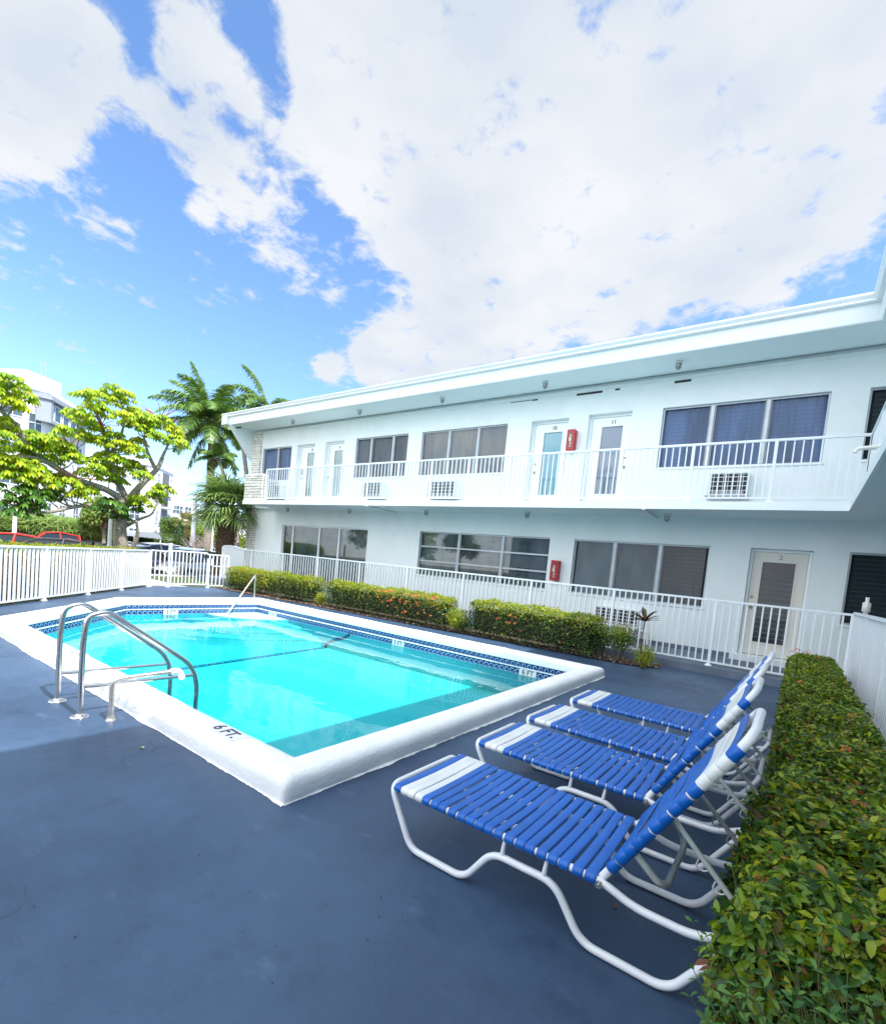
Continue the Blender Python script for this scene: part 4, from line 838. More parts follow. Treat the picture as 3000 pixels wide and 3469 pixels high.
def make_lounger():
    t = empty('sun_lounger', (0, 0, 0)); rt = .0165
    side = [(-1.625, .305), (-1.555, .20), (-1.465, .035), (-1.40, rt + .004), (-1.135, rt + .004), (-1.00, .207), (-.70, .207), (-.55, rt + .002), (-.215, rt + .002), (-.005, .335)]
    side = [(-1.625, .305), (-1.46, rt + .004), (-1.125, rt + .004), (-.99, .207), (-.685, .207), (-.55, rt + .002), (-.215, rt + .002), (-.005, .335)]
    m = MB(); m.tube([(x, 0, z) for x, z in side] + [(x, LW, z) for x, z in side[::-1]], rt, 14, .065, closed=True, seg=7)
    for y in (0, LW):
        m.tube([(-1.60, y, .305), (-.49, y, .305), (-.37, y, .262), (-.15, y, .262), (-.04, y * .9 + .03, .30)], rt - .001, 12, .09)
        for x in (-.94, -.735): m.tube([(x, y, .207), (x + .008, y, .305)], [.0125, .0075], 10)
    m.build('frame', tube_paint, t)
    m = MB()
    for y in (0, LW):
        for a_, b_ in ((-1.44, -1.15), (-.53, -.24)): m = MB(); m.tube([(a_, y, .004), (b_, y, .004)], .006, 6); m.build('glide', black_grey, t)
    rd = random.Random(5)
    m = MB(); T = lambda x, y, z: (x, y, z + .305)
    x = -1.590
    for k in range(21):
        w = .0462 - (.0008 if k > 4 else 0) + rd.uniform(-.0015, .001); strap(m, x + w / 2, w, T, 1 if 1 <= k <= 3 else 0, sag=rd.uniform(.002, .009), sk=rd.uniform(-.010, .010) if k > 4 else rd.uniform(-.002, .002)); x += .0465 if k < 4 else .0524
    m.build('seat', [blue_vinyl, white_vinyl], t)
    # reclined back
    p0 = Vector((-.492, .325)); d = Vector((.432, .70)).normalized(); nn_ = Vector((-d.y, d.x)); yi = .022
    TB = lambda s, y, z: (p0.x + d.x * s + nn_.x * z, y, p0.y + d.y * s + nn_.y * z)
    tp = TB(.80, 0, 0)
    m = MB(); m.tube([TB(-.02, yi, 0), TB(.72, yi, 0), TB(.785, yi + .012, 0), TB(.815, yi + .09, 0), TB(.815, LW - yi - .09, 0), TB(.785, LW - yi - .012, 0), TB(.72, LW - yi, 0), TB(-.02, LW - yi, 0)], rt + .001, 14, .05, seg=6)
    bf = m.build('back_frame', tube_paint, t)
    m = MB(); s = .035
    for k in range(14):
        w = .0522 if k not in (2, 6) else .0490
        strap(m, s + w / 2, w, TB, 1 if 10 <= k <= 12 else 0, yi, LW - yi, rt=.020, sag=rd.uniform(.002, .012), sk=rd.uniform(-.012, .012) if k < 10 else 0); s += .0515
    m.build('backrest', [blue_vinyl, white_vinyl], t)
    for y, sg in ((.085, 1), (LW - .085, -1)):
        a = Vector((-.265, y, .60)); b = Vector((.045, y, .30)); m = MB()
        m.tube([a + Vector((-.04, 0, .045)), a, b], [.013, .0105], 8, .03)
        dd = (b - a)
        pts = []
        for k in range(4):
            u = a + dd * (.28 + .20 * k); v = a + dd * (.28 + .20 * k + .05)
            m.tube([u, u + Vector((-.012, 0, -.045)), v + Vector((.0, 0, -.04)), v + Vector((.03, 0, -.018))], .0035, 6, .012)
        m.build('support_bar', grey_bar, t)
    m = MB(); m.tube([(-.40, .03, .46), (-.30, .06, .36), (-.28, .12, .335), (-.28, LW - .12, .335), (-.30, LW - .06, .36), (-.40, LW - .03, .46)], .0135, 10, .05)
    m.build('support_yoke', grey_bar, t)
    for y in (-.022, LW + .022):
        m = MB(); m.tube([(-.50, y - .006, .300), (-.50, y + .006, .300)], .014, 10); m.tube([(-.50, y - .01, .3), (-.50, y + .01, .3)], .006, 6)
        m.build('pivot_bolt', steel, t)
    return t
lo = make_lounger()
LL_ = ['blue and white strapped sun lounger nearest the camera', 'blue and white strapped sun lounger, second from the camera', 'blue and white strapped sun lounger, third from the camera', 'blue and white strapped sun lounger farthest from the camera']
for i, (x, y, a) in enumerate(((0, 1.955, 0), (-.045, 2.89, .6), (-.06, 3.67, -.4), (-.045, 4.61, .3))):
    o = lo if i == 0 else copy_tree(lo)
    o.location = (x, y, 0); o.rotation_euler = (0, 0, R(a)); tag(o, LL_[i], 'sun lounger', 'row of blue and white sun loungers')
    # every strapped piece keeps its own mesh data shared

# ------------------------------------------------------------------ leaves and hedges
LEAF = ([(0, 0, 0), (1, 0, -.05), (.45, .24, .07), (.45, -.24, .07), (.52, 0, 0)], [(0, 3, 4), (3, 1, 4), (1, 2, 4), (2, 0, 4)])
LEAF8 = ([(0, 0, 0), (.28, -.17, .05), (.62, -.21, .05), (1, 0, -.12), (.62, .21, .05), (.28, .17, .05), (.3, 0, 0), (.66, 0, -.01)],
         [(0, 1, 6), (0, 6, 5), (1, 2, 7), (1, 7, 6), (6, 7, 4), (6, 4, 5), (2, 3, 7), (7, 3, 4)])
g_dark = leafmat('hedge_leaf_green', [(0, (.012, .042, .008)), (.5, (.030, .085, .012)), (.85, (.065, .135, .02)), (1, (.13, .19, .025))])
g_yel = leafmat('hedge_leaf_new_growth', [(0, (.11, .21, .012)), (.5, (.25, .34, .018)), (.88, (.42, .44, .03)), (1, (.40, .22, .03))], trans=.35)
g_mix = leafmat('hedge_leaf_mixed', [(0, (.014, .048, .010)), (.30, (.040, .11, .015)), (.60, (.10, .20, .02)), (.84, (.27, .36, .03)), (.94, (.15, .10, .04)), (1, (.22, .07, .03))])
g_weed = leafmat('weed_leaf', [(0, (.035, .11, .03)), (.6, (.08, .22, .045)), (1, (.17, .30, .06))])
g_red = leafmat('croton_leaf', [(0, (.03, .05, .01)), (.3, (.12, .14, .02)), (.6, (.28, .22, .02)), (.8, (.30, .09, .03)), (1, (.12, .02, .02))])
petal = leafmat('orange_petal', [(0, (.55, .13, .04)), (.5, (.75, .20, .05)), (1, (.80, .32, .10))], trans=.3)
FLW = ([(0, 0, 0), (.5, -.22, .1), (1, 0, .05), (.5, .22, .1), (-.5, -.22, .1), (-1, 0, .05), (-.5, .22, .1), (.22, .5, .1), (0, 1, .05), (-.22, .5, .1), (.22, -.5, .1), (0, -1, .05), (-.22, -.5, .1)],
       [(0, 1, 2, 3), (0, 6, 5, 4), (0, 7, 8, 9), (0, 12, 11, 10)])
def hedge(name, lab, cat, x0, x1, y0, y1, z0, z1, n, size, side_m, top_m=None, flowers=(), group=None, bumpy=.05, leaf=LEAF, topn=.45, depth=.05, stems=30, seed=1, core=True, face_skip=(), kind=None, rot=None, topfrac=.25, twigm=None):
    rg = np.random.default_rng(seed); cx, cy = (x0 + x1) / 2, (y0 + y1) / 2
    t = empty(name, (cx, cy, 0), lab, cat, group); hx, hy = (x1 - x0) / 2, (y1 - y0) / 2; H = z1 - z0
    if rot: t.rotation_euler = (0, 0, rot)
    areas = {'f': 2 * hx * H, 'b': 2 * hx * H, 'l': 2 * hy * H, 'r': 2 * hy * H, 't': 4 * hx * hy}
    for s in face_skip: areas[s] *= .12
    tot = sum(areas.values()); P = []; N = []
    for s, a in areas.items():
        k = int(n * a / tot * (1.25 if s == 't' else 1)); u = rg.uniform(-1, 1, k); v = rg.uniform(0, 1, k) ** (.8 if s != 't' else 1)
        if s == 't': p = np.stack([u * hx, (v * 2 - 1) * hy, np.full(k, z1)], 1); q = np.tile([0, 0, 1.], (k, 1))
        elif s in 'fb': g = -1 if s == 'f' else 1; p = np.stack([u * hx, np.full(k, g * hy), z0 + v * H], 1); q = np.tile([0, g, .25], (k, 1))
        else: g = -1 if s == 'l' else 1; p = np.stack([np.full(k, g * hx), u * hy, z0 + v * H], 1); q = np.tile([g, 0, .25], (k, 1))
        P.append(p); N.append(q)
    P = np.concatenate(P); N = np.concatenate(N)
    def und(p):
        return (np.sin(p[:, 0] * 5.3 + p[:, 2] * 4 + seed) + np.sin(p[:, 1] * 6.1 + p[:, 0] * 2.3 + seed * 2) + np.sin(p[:, 0] * 13 + p[:, 1] * 11 + p[:, 2] * 9)) / 3
    # round the long edges a little
    ex = np.clip((np.abs(P[:, 0]) - (hx - .10)) / .10, 0, 1); ey = np.clip((np.abs(P[:, 1]) - (hy - .10)) / .10, 0, 1); ez = np.clip((P[:, 2] - (z1 - .10)) / .10, 0, 1)
    P[:, 2] -= .045 * np.maximum(ex, ey) * ez; P[:, 0] -= np.sign(P[:, 0]) * .045 * ez * ex; P[:, 1] -= np.sign(P[:, 1]) * .045 * ez * ey
    off = und(P) * bumpy - rg.exponential(depth, len(P)) + rg.uniform(-.2, .6, len(P)) * size
    Nn = N / np.linalg.norm(N, axis=1, keepdims=True); P = P + Nn * off[:, None]
    nr = Nn * .75 + rg.normal(size=P.shape) * .55 + [0, 0, .45]; sz = size * rg.uniform(.6, 1.25, len(P))
    hh = (P[:, 2] - z0) / H
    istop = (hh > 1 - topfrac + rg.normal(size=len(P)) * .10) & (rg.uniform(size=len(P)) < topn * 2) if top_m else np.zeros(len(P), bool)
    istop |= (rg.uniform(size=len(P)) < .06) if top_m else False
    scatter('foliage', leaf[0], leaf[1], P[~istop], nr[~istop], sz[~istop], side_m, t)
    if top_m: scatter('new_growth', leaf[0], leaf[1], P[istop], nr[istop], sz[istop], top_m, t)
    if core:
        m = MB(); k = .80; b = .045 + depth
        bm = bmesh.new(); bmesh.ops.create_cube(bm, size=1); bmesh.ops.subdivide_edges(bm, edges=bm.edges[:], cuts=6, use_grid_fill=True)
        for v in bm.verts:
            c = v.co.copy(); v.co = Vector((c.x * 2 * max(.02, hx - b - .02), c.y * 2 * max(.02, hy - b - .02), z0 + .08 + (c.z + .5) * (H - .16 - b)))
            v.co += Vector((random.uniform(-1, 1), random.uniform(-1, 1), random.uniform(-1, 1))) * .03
        me = bpy.data.meshes.new('filler_core'); bm.to_mesh(me); bm.free(); link('filler_core', me, twigm or hedge_core, t)  # solid core blocks see-through; dark default colour stands for inner shade
    m = MB(); rd = random.Random(seed)
    for k in range(stems):
        x = rd.uniform(-hx * .85, hx * .85); y = rd.uniform(-hy * .7, hy * .7); m.tube([(x, y, 0), (x + rd.uniform(-.05, .05), y + rd.uniform(-.05, .05), z0 + .2), (x + rd.uniform(-.12, .12), y + rd.uniform(-.1, .1), z0 + H * .7)], [.010, .004], 5)
    if stems: m.build('stems', twig_mat, t)
    for (fx, fy, fz, r, k) in flowers:
        p = rg.normal(size=(k, 3)); p[:, 2] = np.abs(p[:, 2]) * .6; p /= np.linalg.norm(p, axis=1, keepdims=True); q = p * r * rg.uniform(.75, 1, (k, 1)) + [fx - cx, fy - cy, fz]
        scatter('flower_cluster', FLW[0], FLW[1], q, p + [0, -.35, .2], rg.uniform(.010, .016, k), petal, t)
    return t
hedge_core = M('hedge_core_shade', (.020, .022, .010), .95, col2=(.045, .030, .018), vs=30, bump=1., bs=40)  # shade between the leaves put into the core's dark colour
GH = 'clipped hedge blocks in the bed along the walkway'
rf = random.Random(4)
fl = lambda n, x0, x1, y, z0, z1, r=.035, k=16: [(rf.uniform(x0, x1), y + rf.uniform(-.03, .03), rf.uniform(z0, z1), r * rf.uniform(.7, 1.1), k) for _ in range(n)]
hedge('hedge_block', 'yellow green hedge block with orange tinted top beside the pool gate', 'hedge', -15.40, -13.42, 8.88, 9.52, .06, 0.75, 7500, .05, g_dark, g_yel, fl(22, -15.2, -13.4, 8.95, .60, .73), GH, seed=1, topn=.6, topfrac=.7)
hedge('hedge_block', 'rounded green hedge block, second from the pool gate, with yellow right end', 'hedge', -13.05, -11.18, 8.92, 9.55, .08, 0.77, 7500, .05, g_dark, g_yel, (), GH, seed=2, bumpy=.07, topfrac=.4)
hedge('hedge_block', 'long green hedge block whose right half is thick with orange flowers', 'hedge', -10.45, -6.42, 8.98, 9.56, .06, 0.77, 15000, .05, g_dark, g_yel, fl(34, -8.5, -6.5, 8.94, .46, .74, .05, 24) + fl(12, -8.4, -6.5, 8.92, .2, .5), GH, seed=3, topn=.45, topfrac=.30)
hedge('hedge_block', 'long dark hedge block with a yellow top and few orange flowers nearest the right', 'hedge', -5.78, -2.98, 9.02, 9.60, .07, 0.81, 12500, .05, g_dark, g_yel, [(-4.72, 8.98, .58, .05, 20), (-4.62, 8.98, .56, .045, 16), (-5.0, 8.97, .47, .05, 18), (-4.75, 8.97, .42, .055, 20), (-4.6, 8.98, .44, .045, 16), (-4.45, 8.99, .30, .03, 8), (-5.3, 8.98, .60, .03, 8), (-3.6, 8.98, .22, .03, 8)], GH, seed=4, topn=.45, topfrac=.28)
def bush(name, lab, cat, c, rx, ry, rz, n, size, mat, mat2=None, seed=1, stems=10, z0=.0, flowers=(), leaf=LEAF, group=None, frac2=.3, shell=.5):
    rg = np.random.default_rng(seed); t = empty(name, (c[0], c[1], 0), lab, cat, group)
    d = rg.normal(size=(n, 3)); d /= np.linalg.norm(d, axis=1, keepdims=True); r = rg.uniform(0, 1, (n, 1)) ** shell
    bl = 1 + .22 * np.sin(d[:, :1] * 5 + seed) * np.sin(d[:, 1:2] * 4 + d[:, 2:] * 5)
    P = d * r * bl * [rx, ry, rz] + [0, 0, c[2]]; P[:, 2] = np.maximum(P[:, 2], .02)
    nr = d * .6 + rg.normal(size=(n, 3)) * .6 + [0, 0, .4]; s2 = (P[:, 2] > c[2] + rz * .1) & (rg.uniform(size=n) < frac2 * 2) if mat2 else np.zeros(n, bool)
    scatter('foliage', leaf[0], leaf[1], P[~s2], nr[~s2], size * rg.uniform(.6, 1.2, (~s2).sum()), mat, t)
    if mat2: scatter('new_growth', leaf[0], leaf[1], P[s2], nr[s2], size * rg.uniform(.6, 1.2, s2.sum()), mat2, t)
    m = MB(); rd = random.Random(seed)
    for k in range(stems):
        a = rd.uniform(0, 6.28); q = rd.uniform(.2, .8); m.tube([(0.04 * math.cos(a), .04 * math.sin(a), 0), (rx * q * .5 * math.cos(a), ry * q * .5 * math.sin(a), c[2] * .6), (rx * q * math.cos(a), ry * q * math.sin(a), c[2] + rz * .4)], [max(.006, rz * .02), max(.003, rz * .008)], 5)
    if stems: m.build('stems', twig_mat, t)
    for (fx, fy, fz, rr, k) in flowers:
        p = rg.normal(size=(k, 3)); p /= np.linalg.norm(p, axis=1, keepdims=True)
        scatter('flower_cluster', FLW[0], FLW[1], p * rr + [fx - c[0], fy - c[1], fz], p + [0, -.3, .3], rg.uniform(.010, .016, k), petal, t)
    return t
bush('shrub', 'thin open shrub with orange buds between the last hedge block and the cordyline', 'shrub', (-2.55, 9.25, .48), .30, .24, .28, 1500, .05, g_mix, g_yel, seed=11, stems=16, flowers=[(-2.42, 9.1, .70, .035, 12), (-2.5, 9.1, .66, .03, 8), (-2.35, 9.15, .62, .025, 8)])
bush('shrub', 'sparse shrub with bare lower stems joined to the last hedge block', 'shrub', (-2.90, 9.28, .44), .20, .22, .27, 1000, .05, g_dark, g_yel, seed=12, stems=12)
bush('shrub', 'low yellow green shrub at the right end of the planting bed', 'shrub', (-2.08, 9.22, .22), .20, .18, .20, 1500, .035, g_yel, None, seed=13, stems=8)
bush('shrub', 'low yellow shrub in the gap between the two long hedge blocks', 'shrub', (-6.12, 9.12, .30), .28, .2, .26, 1500, .05, g_yel, None, seed=14, stems=8)
bush('shrub', 'pale green tuft in the gap right of the rounded hedge block', 'shrub', (-10.82, 9.15, .20), .20, .18, .2, 900, .045, g_yel, None, seed=15, stems=6)
bush('shrub', 'dark little shrub at the left foot of the last hedge block', 'shrub', (-5.95, 9.12, .22), .2, .18, .22, 800, .045, g_dark, None, seed=16, stems=6)
# cordyline
t = empty('cordyline', (-2.16, 9.15, 0), 'bronze leaved cordyline on a thin bare stem in front of the picket fence', 'plant')
m = MB(); m.tube([(.06, .02, 0), (.03, 0, .25), (.0, 0, .5), (.03, 0, .86)], [.014, .009], 7, .1); m.build('stem', twig_mat, t)
m = MB(); rd = random.Random(2)
for k in range(26):
    a = rd.uniform(0, 6.28); el = rd.uniform(.05, 1.35); L_ = rd.uniform(.22, .34); c, s = math.cos(a), math.sin(a); pts = []
    for j in range(6):
        u = j / 5; rr = L_ * u * math.cos(el * (1 - .25 * u)); z = .84 + L_ * u * math.sin(el) - .07 * u * u; w = .026 * math.sin(math.pi * min(1, .12 + u * .86)) + .001
        pts += [(.03 + rr * c - w * s, rr * s + w * c, z + .008), (.03 + rr * c, rr * s, z), (.03 + rr * c + w * s, rr * s - w * c, z + .008)]
    for j in range(5): m.add([pts[3 * j], pts[3 * j + 1], pts[3 * j + 4], pts[3 * j + 3]], [(0, 1, 2, 3)]); m.add([pts[3 * j + 1], pts[3 * j + 2], pts[3 * j + 5], pts[3 * j + 4]], [(0, 1, 2, 3)])
m.build('leaves', leafmat('bronze_leaf', [(0, (.05, .012, .015)), (.5, (.09, .045, .02)), (1, (.12, .13, .04))], .35, .2), t)
# right hand hedge
fr_ = [(.20, 8.85, .74, .05, 22), (.05, 8.7, .73, .045, 18), (.10, 8.9, .75, .05, 20), (.33, 8.6, .72, .04, 14)]
hedge('hedge_row', 'long mixed green and bronze hedge beside the loungers, white fence behind it', 'hedge', .03, .56, 2.55, 9.1, .02, .72, 64000, .038, g_mix, g_yel, fr_ + [(.03, 4.8, .5, .03, 8), (.30, 3.3, .74, .024, 7), (.12, 5.6, .74, .03, 8), (.40, 4.4, .74, .025, 6)], seed=21, leaf=LEAF8, bumpy=.055, depth=.035, stems=90, topn=.09, topfrac=.35, face_skip=('b', 'r'))
hedge('hedge_row', 'near end of the clipped hedge with rounder yellow green leaves and an orange flower', 'hedge', -.04, .62, 1.50, 2.62, .02, .70, 26000, .044, g_mix, g_yel, [(.38, 1.72, .76, .032, 7), (.28, 2.45, .74, .022, 5)], seed=22, leaf=LEAF8, bumpy=.06, depth=.04, stems=60, topn=.14, topfrac=.35)
# weeds in front: sprigs with paired leaves
t = empty('weedy_shrub', (.14, 1.25, 0), 'fine leaved green weedy shrub in the bottom right corner', 'shrub')
Ps = []; Ns = []; Sp = []; Sz = []; m = MB(); rg = np.random.default_rng(33)
for k in range(1900):
    bx_, by_ = rg.uniform(-.02, .55), rg.uniform(-.45, .32); a = rg.uniform(0, 6.28); ln = rg.uniform(.35, .72) * (1.0 if bx_ > .06 else .7); lean = rg.uniform(.05, .55)
    p = np.array([bx_, by_, rg.uniform(0, .1)]); dv = np.array([math.cos(a) * lean * .8 - .07, math.sin(a) * lean, 1.]); dv /= np.linalg.norm(dv); pts = [tuple(p)]
    for j in range(11):
        dv = dv + rg.normal(size=3) * .07; dv[2] -= .02; dv /= np.linalg.norm(dv); p = p + dv * ln / 11; pts.append(tuple(p))
        if j > 2:
            for sg in (-1, 1):
                sd = np.cross(dv, [math.cos(a + j * 1.1), math.sin(a + j * 1.1), .2]); sd /= np.linalg.norm(sd); v = sd * sg + dv * .7
                Ps.append(p); Sp.append(v); nn2 = np.cross(v, np.cross(dv, v)) + rg.normal(size=3) * .3; Ns.append(nn2 + [0, 0, .3]); Sz.append(rg.uniform(.026, .046) * (1 - .03 * j))
    m.tube(pts, [.0022, .0010], 4, cap=False)
m.build('stems', leafmat('green_stem', [(0, (.08, .12, .03)), (1, (.14, .11, .05))], .6, 0), t)
scatter('foliage', LEAF8[0], LEAF8[1], np.array(Ps), np.array(Ns), np.array(Sz), g_weed, t, spin=np.array(Sp))
# red leaved hedge behind the diagonal fence
ang = math.atan2(-.7027, .7115)
def hdiag(s0, s1, lab, seed):
    mx_, my_ = -15.50 + .7115 * (s0 + s1) / 2 - .7027 * .62, 6.55 - .7027 * (s0 + s1) / 2 - .7115 * .62
    hedge('hedge_row', lab, 'hedge', mx_ - (s1 - s0) / 2, mx_ + (s1 - s0) / 2, my_ - .33, my_ + .33, .0, 1.06, int((s1 - s0) * 2600), .07, g_red, g_yel, (), seed=seed, rot=ang, bumpy=.05, depth=.09, topn=.5, topfrac=.14, stems=int((s1 - s0) * 16), core=True, twigm=M('red_brown_stems', (.10, .05, .05), .9, col2=(.22, .15, .12), vs=18, bump=1., bs=30))
hdiag(-.4, 9.5, 'red and yellow leaved hedge showing above the diagonal picket fence', 41)
# dry leaves on the deck
for i, (x, y, s, lab) in enumerate(((-3.62, 1.55, .05, 'yellow dry leaf on the deck by the pool kerb'), (-.52, 2.28, .045, 'curled brown leaf on the deck inside the nearest lounger frame'), (-.62, 2.85, .04, 'dead leaf on the deck between the first two loungers'), (-.95, 3.75, .035, 'dead leaf on the deck under the third lounger'))):
    mm = MB(); mm.add([(0, 0, .004), (s * .5, -s * .3, .014), (s, 0, .008), (s * .5, s * .28, .016), (s * .5, 0, .004)], [(0, 1, 4), (1, 2, 4), (2, 3, 4), (3, 0, 4)])
    o = mm.build('dry_leaf', M('dry_leaf_%d' % i, (.42, .40, .12) if i == 0 else (.20, .15, .09), .8)); o.location = (x, y, 0); o.rotation_euler = (0, 0, i * 1.3); tag(o, lab, 'leaf', 'fallen leaves on the deck')

# grit and leaf litter on the deck
rg = np.random.default_rng(77); n = 260; P = np.stack([rg.uniform(-9, -.1, n), rg.uniform(-.5, 1.7, n), np.full(n, .004)], 1); k = 120
Q = np.stack([rg.uniform(-2.2, -.05, k), rg.uniform(1.7, 9.0, k), np.full(k, .004)], 1); P = np.concatenate([P, Q])
scatter('leaf_litter', LEAF[0], LEAF[1], P, rg.normal(size=P.shape) * .15 + [0, 0, 1], rg.uniform(.004, .016, len(P)), leafmat('litter', [(0, (.02, .015, .01)), (.7, (.07, .05, .03)), (1, (.22, .20, .12))], .9, 0), kind='stuff')
# ------------------------------------------------------------------ umbrella tree
g_umb = leafmat('umbrella_leaf', [(0, (.09, .20, .015)), (.4, (.22, .38, .02)), (.75, (.38, .50, .025)), (1, (.50, .56, .03))], .30, .30)
g_umb2 = leafmat('umbrella_leaf_yellow', [(0, (.20, .30, .02)), (.5, (.36, .46, .02)), (1, (.50, .54, .03))], .30, .35)
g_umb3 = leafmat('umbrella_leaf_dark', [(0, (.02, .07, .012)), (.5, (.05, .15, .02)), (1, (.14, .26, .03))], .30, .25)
def umbrella_tree():
    t = empty('umbrella_tree', (-17.03, 6.42, -.2), 'wide umbrella tree with drooping yellow green leaf whorls and red flower spikes', 'tree')
    ox = np.array([-17.03, 6.42, -.2]); lo_ = lambda p: tuple(np.array(p) - ox)
    br = [([(-17.03, 6.42, -.2), (-17.03, 6.40, .9), (-17.02, 6.30, 1.6), (-17.0, 6.36, 2.2), (-17.01, 6.47, 2.57)], .23, .13),
          ([(-17.01, 6.47, 2.50), (-16.7, 6.72, 3.06), (-16.54, 7.1, 3.62), (-16.5, 7.19, 3.98)], .10, .055), ([(-16.54, 7.05, 3.55), (-16.7, 6.85, 4.0), (-16.8, 6.75, 4.5)], .06, .03), ([(-16.5, 7.15, 3.9), (-16.45, 7.35, 4.5)], .05, .03),
          ([(-17.01, 6.47, 2.50), (-17.19, 6.1, 3.3), (-17.2, 5.95, 3.85), (-17.26, 5.77, 4.64), (-17.3, 5.6, 5.0)], .10, .04), ([(-17.19, 6.0, 3.8), (-17.0, 6.2, 4.4), (-16.95, 6.3, 5.2)], .06, .03),
          ([(-17.0, 6.40, 2.35), (-16.85, 6.1, 2.62), (-16.7, 5.7, 2.75), (-16.55, 5.0, 2.85), (-16.45, 4.3, 3.18), (-16.36, 3.81, 3.55), (-16.2, 3.61, 3.93), (-16.17, 3.26, 4.19)], .10, .045),
          ([(-16.45, 4.4, 3.15), (-16.31, 4.02, 3.24), (-16.27, 3.1, 3.03)], .07, .04), ([(-16.9, 6.3, 2.45), (-16.5, 5.7, 2.3), (-16.2, 4.9, 2.1), (-16.0, 4.3, 1.85), (-16.0, 3.9, 1.8)], .06, .03),
          ([(-17.0, 6.45, 1.7), (-16.6, 6.7, 2.0), (-16.39, 6.94, 2.14), (-16.30, 7.05, 2.6)], .05, .025), ([(-17.2, 5.9, 3.4), (-16.9, 5.3, 3.5), (-16.6, 4.8, 3.7)], .05, .03), ([(-17.0, 6.45, .6), (-16.65, 6.6, 1.2), (-16.5, 6.62, 1.5), (-16.35, 6.5, 1.9)], .08, .04)]
    m = MB(); nodes = []
    for pts, r0, r1 in br:
        m.tube([lo_(p) for p in pts], [r0, r1], 10, .25)
        for a, b in zip(pts, pts[1:]):
            for u in np.linspace(0, 1, 6): nodes.append(np.array(a) * (1 - u) + np.array(b) * u)
    nodes = np.array(nodes); rd = random.Random(9)
    for c in CL:
        c = np.array(c); dd = np.linalg.norm(nodes - c, axis=1) + np.maximum(0, nodes[:, 2] - c[2]) * 1.5; q = nodes[dd.argmin()]
        mid = (q + c) / 2 + np.array([rd.uniform(-.1, .1), rd.uniform(-.1, .1), -.08]); m.tube([lo_(q), lo_(mid), lo_(c - [0, 0, .05])], [.022, .012], 6, .1)
    m.build('trunk', bark, t)
    P = []; N = []; Sp = []; Z = []; Y = []; PT = MB(); rg = np.random.default_rng(5)
    for ci, c in enumerate(CL):
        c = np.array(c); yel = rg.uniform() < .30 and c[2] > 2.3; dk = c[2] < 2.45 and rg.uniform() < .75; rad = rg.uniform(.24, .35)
        for k in range(12):
            a = k * 2.4 + rg.uniform(-.3, .3); el = 1.35 * (1 - (k + .5) / 12) + rg.uniform(-.1, .15)
            hub = c + np.array([math.cos(a) * math.cos(el), math.sin(a) * math.cos(el), math.sin(el) * .8 + .02]) * rad * rg.uniform(.85, 1.1)
            PT.tube([tuple(c - ox), tuple((c + hub) / 2 + [0, 0, .02] - ox), tuple(hub - ox)], [.006, .004], 3, cap=False)
            nl = 9; a0 = rg.uniform(0, 6.28); ls = rg.uniform(.15, .21)
            for j in range(nl):
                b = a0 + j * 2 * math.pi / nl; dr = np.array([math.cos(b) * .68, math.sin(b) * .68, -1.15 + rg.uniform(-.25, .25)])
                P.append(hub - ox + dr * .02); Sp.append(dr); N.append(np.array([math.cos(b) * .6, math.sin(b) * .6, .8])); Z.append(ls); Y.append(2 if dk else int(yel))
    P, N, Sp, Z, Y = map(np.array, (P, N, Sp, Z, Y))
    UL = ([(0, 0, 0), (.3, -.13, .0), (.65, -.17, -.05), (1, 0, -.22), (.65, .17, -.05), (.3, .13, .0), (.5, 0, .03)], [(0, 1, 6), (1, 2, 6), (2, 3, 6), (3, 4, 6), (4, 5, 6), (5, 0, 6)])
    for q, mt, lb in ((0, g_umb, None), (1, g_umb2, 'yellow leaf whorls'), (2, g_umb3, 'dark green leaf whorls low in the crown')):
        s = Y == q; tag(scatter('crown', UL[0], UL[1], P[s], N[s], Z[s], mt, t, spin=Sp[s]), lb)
    PT.build('leaf_stalks', leafmat('leaf_stalk', [(0, (.2, .22, .04)), (1, (.3, .25, .06))], .6, 0), t)
    red = M('red_flower_spike', (.42, .05, .07), .6, var=.2, vs=20); org = M('orange_seed_spike', (.50, .20, .08), .7, var=.2, vs=20); rd = random.Random(3)
    for c, mt, k, L_ in (((-16.45, 7.05, 5.12), red, 9, .55), ((-16.8, 5.62, 4.55), red, 7, .45), ((-16.9, 6.35, 4.15), org, 8, .35), ((-16.2, 3.5, 4.38), org, 12, .55), ((-16.3, 4.9, 2.85), org, 10, .5), ((-16.3, 4.75, 3.7), org, 6, .3)):
        m = MB()
        for i in range(k):
            a = i * 6.28 / k + rd.uniform(-.3, .3); el = rd.uniform(.1, .9); p0 = np.array(lo_(c)); d = np.array([math.cos(a) * math.cos(el), math.sin(a) * math.cos(el), math.sin(el)]); m.tube([tuple(p0), tuple(p0 + d * L_ * .5 + [0, 0, .02]), tuple(p0 + d * L_)], [.012, .008], 5)
        m.build('flower_spike', mt, t)
umbrella_tree()

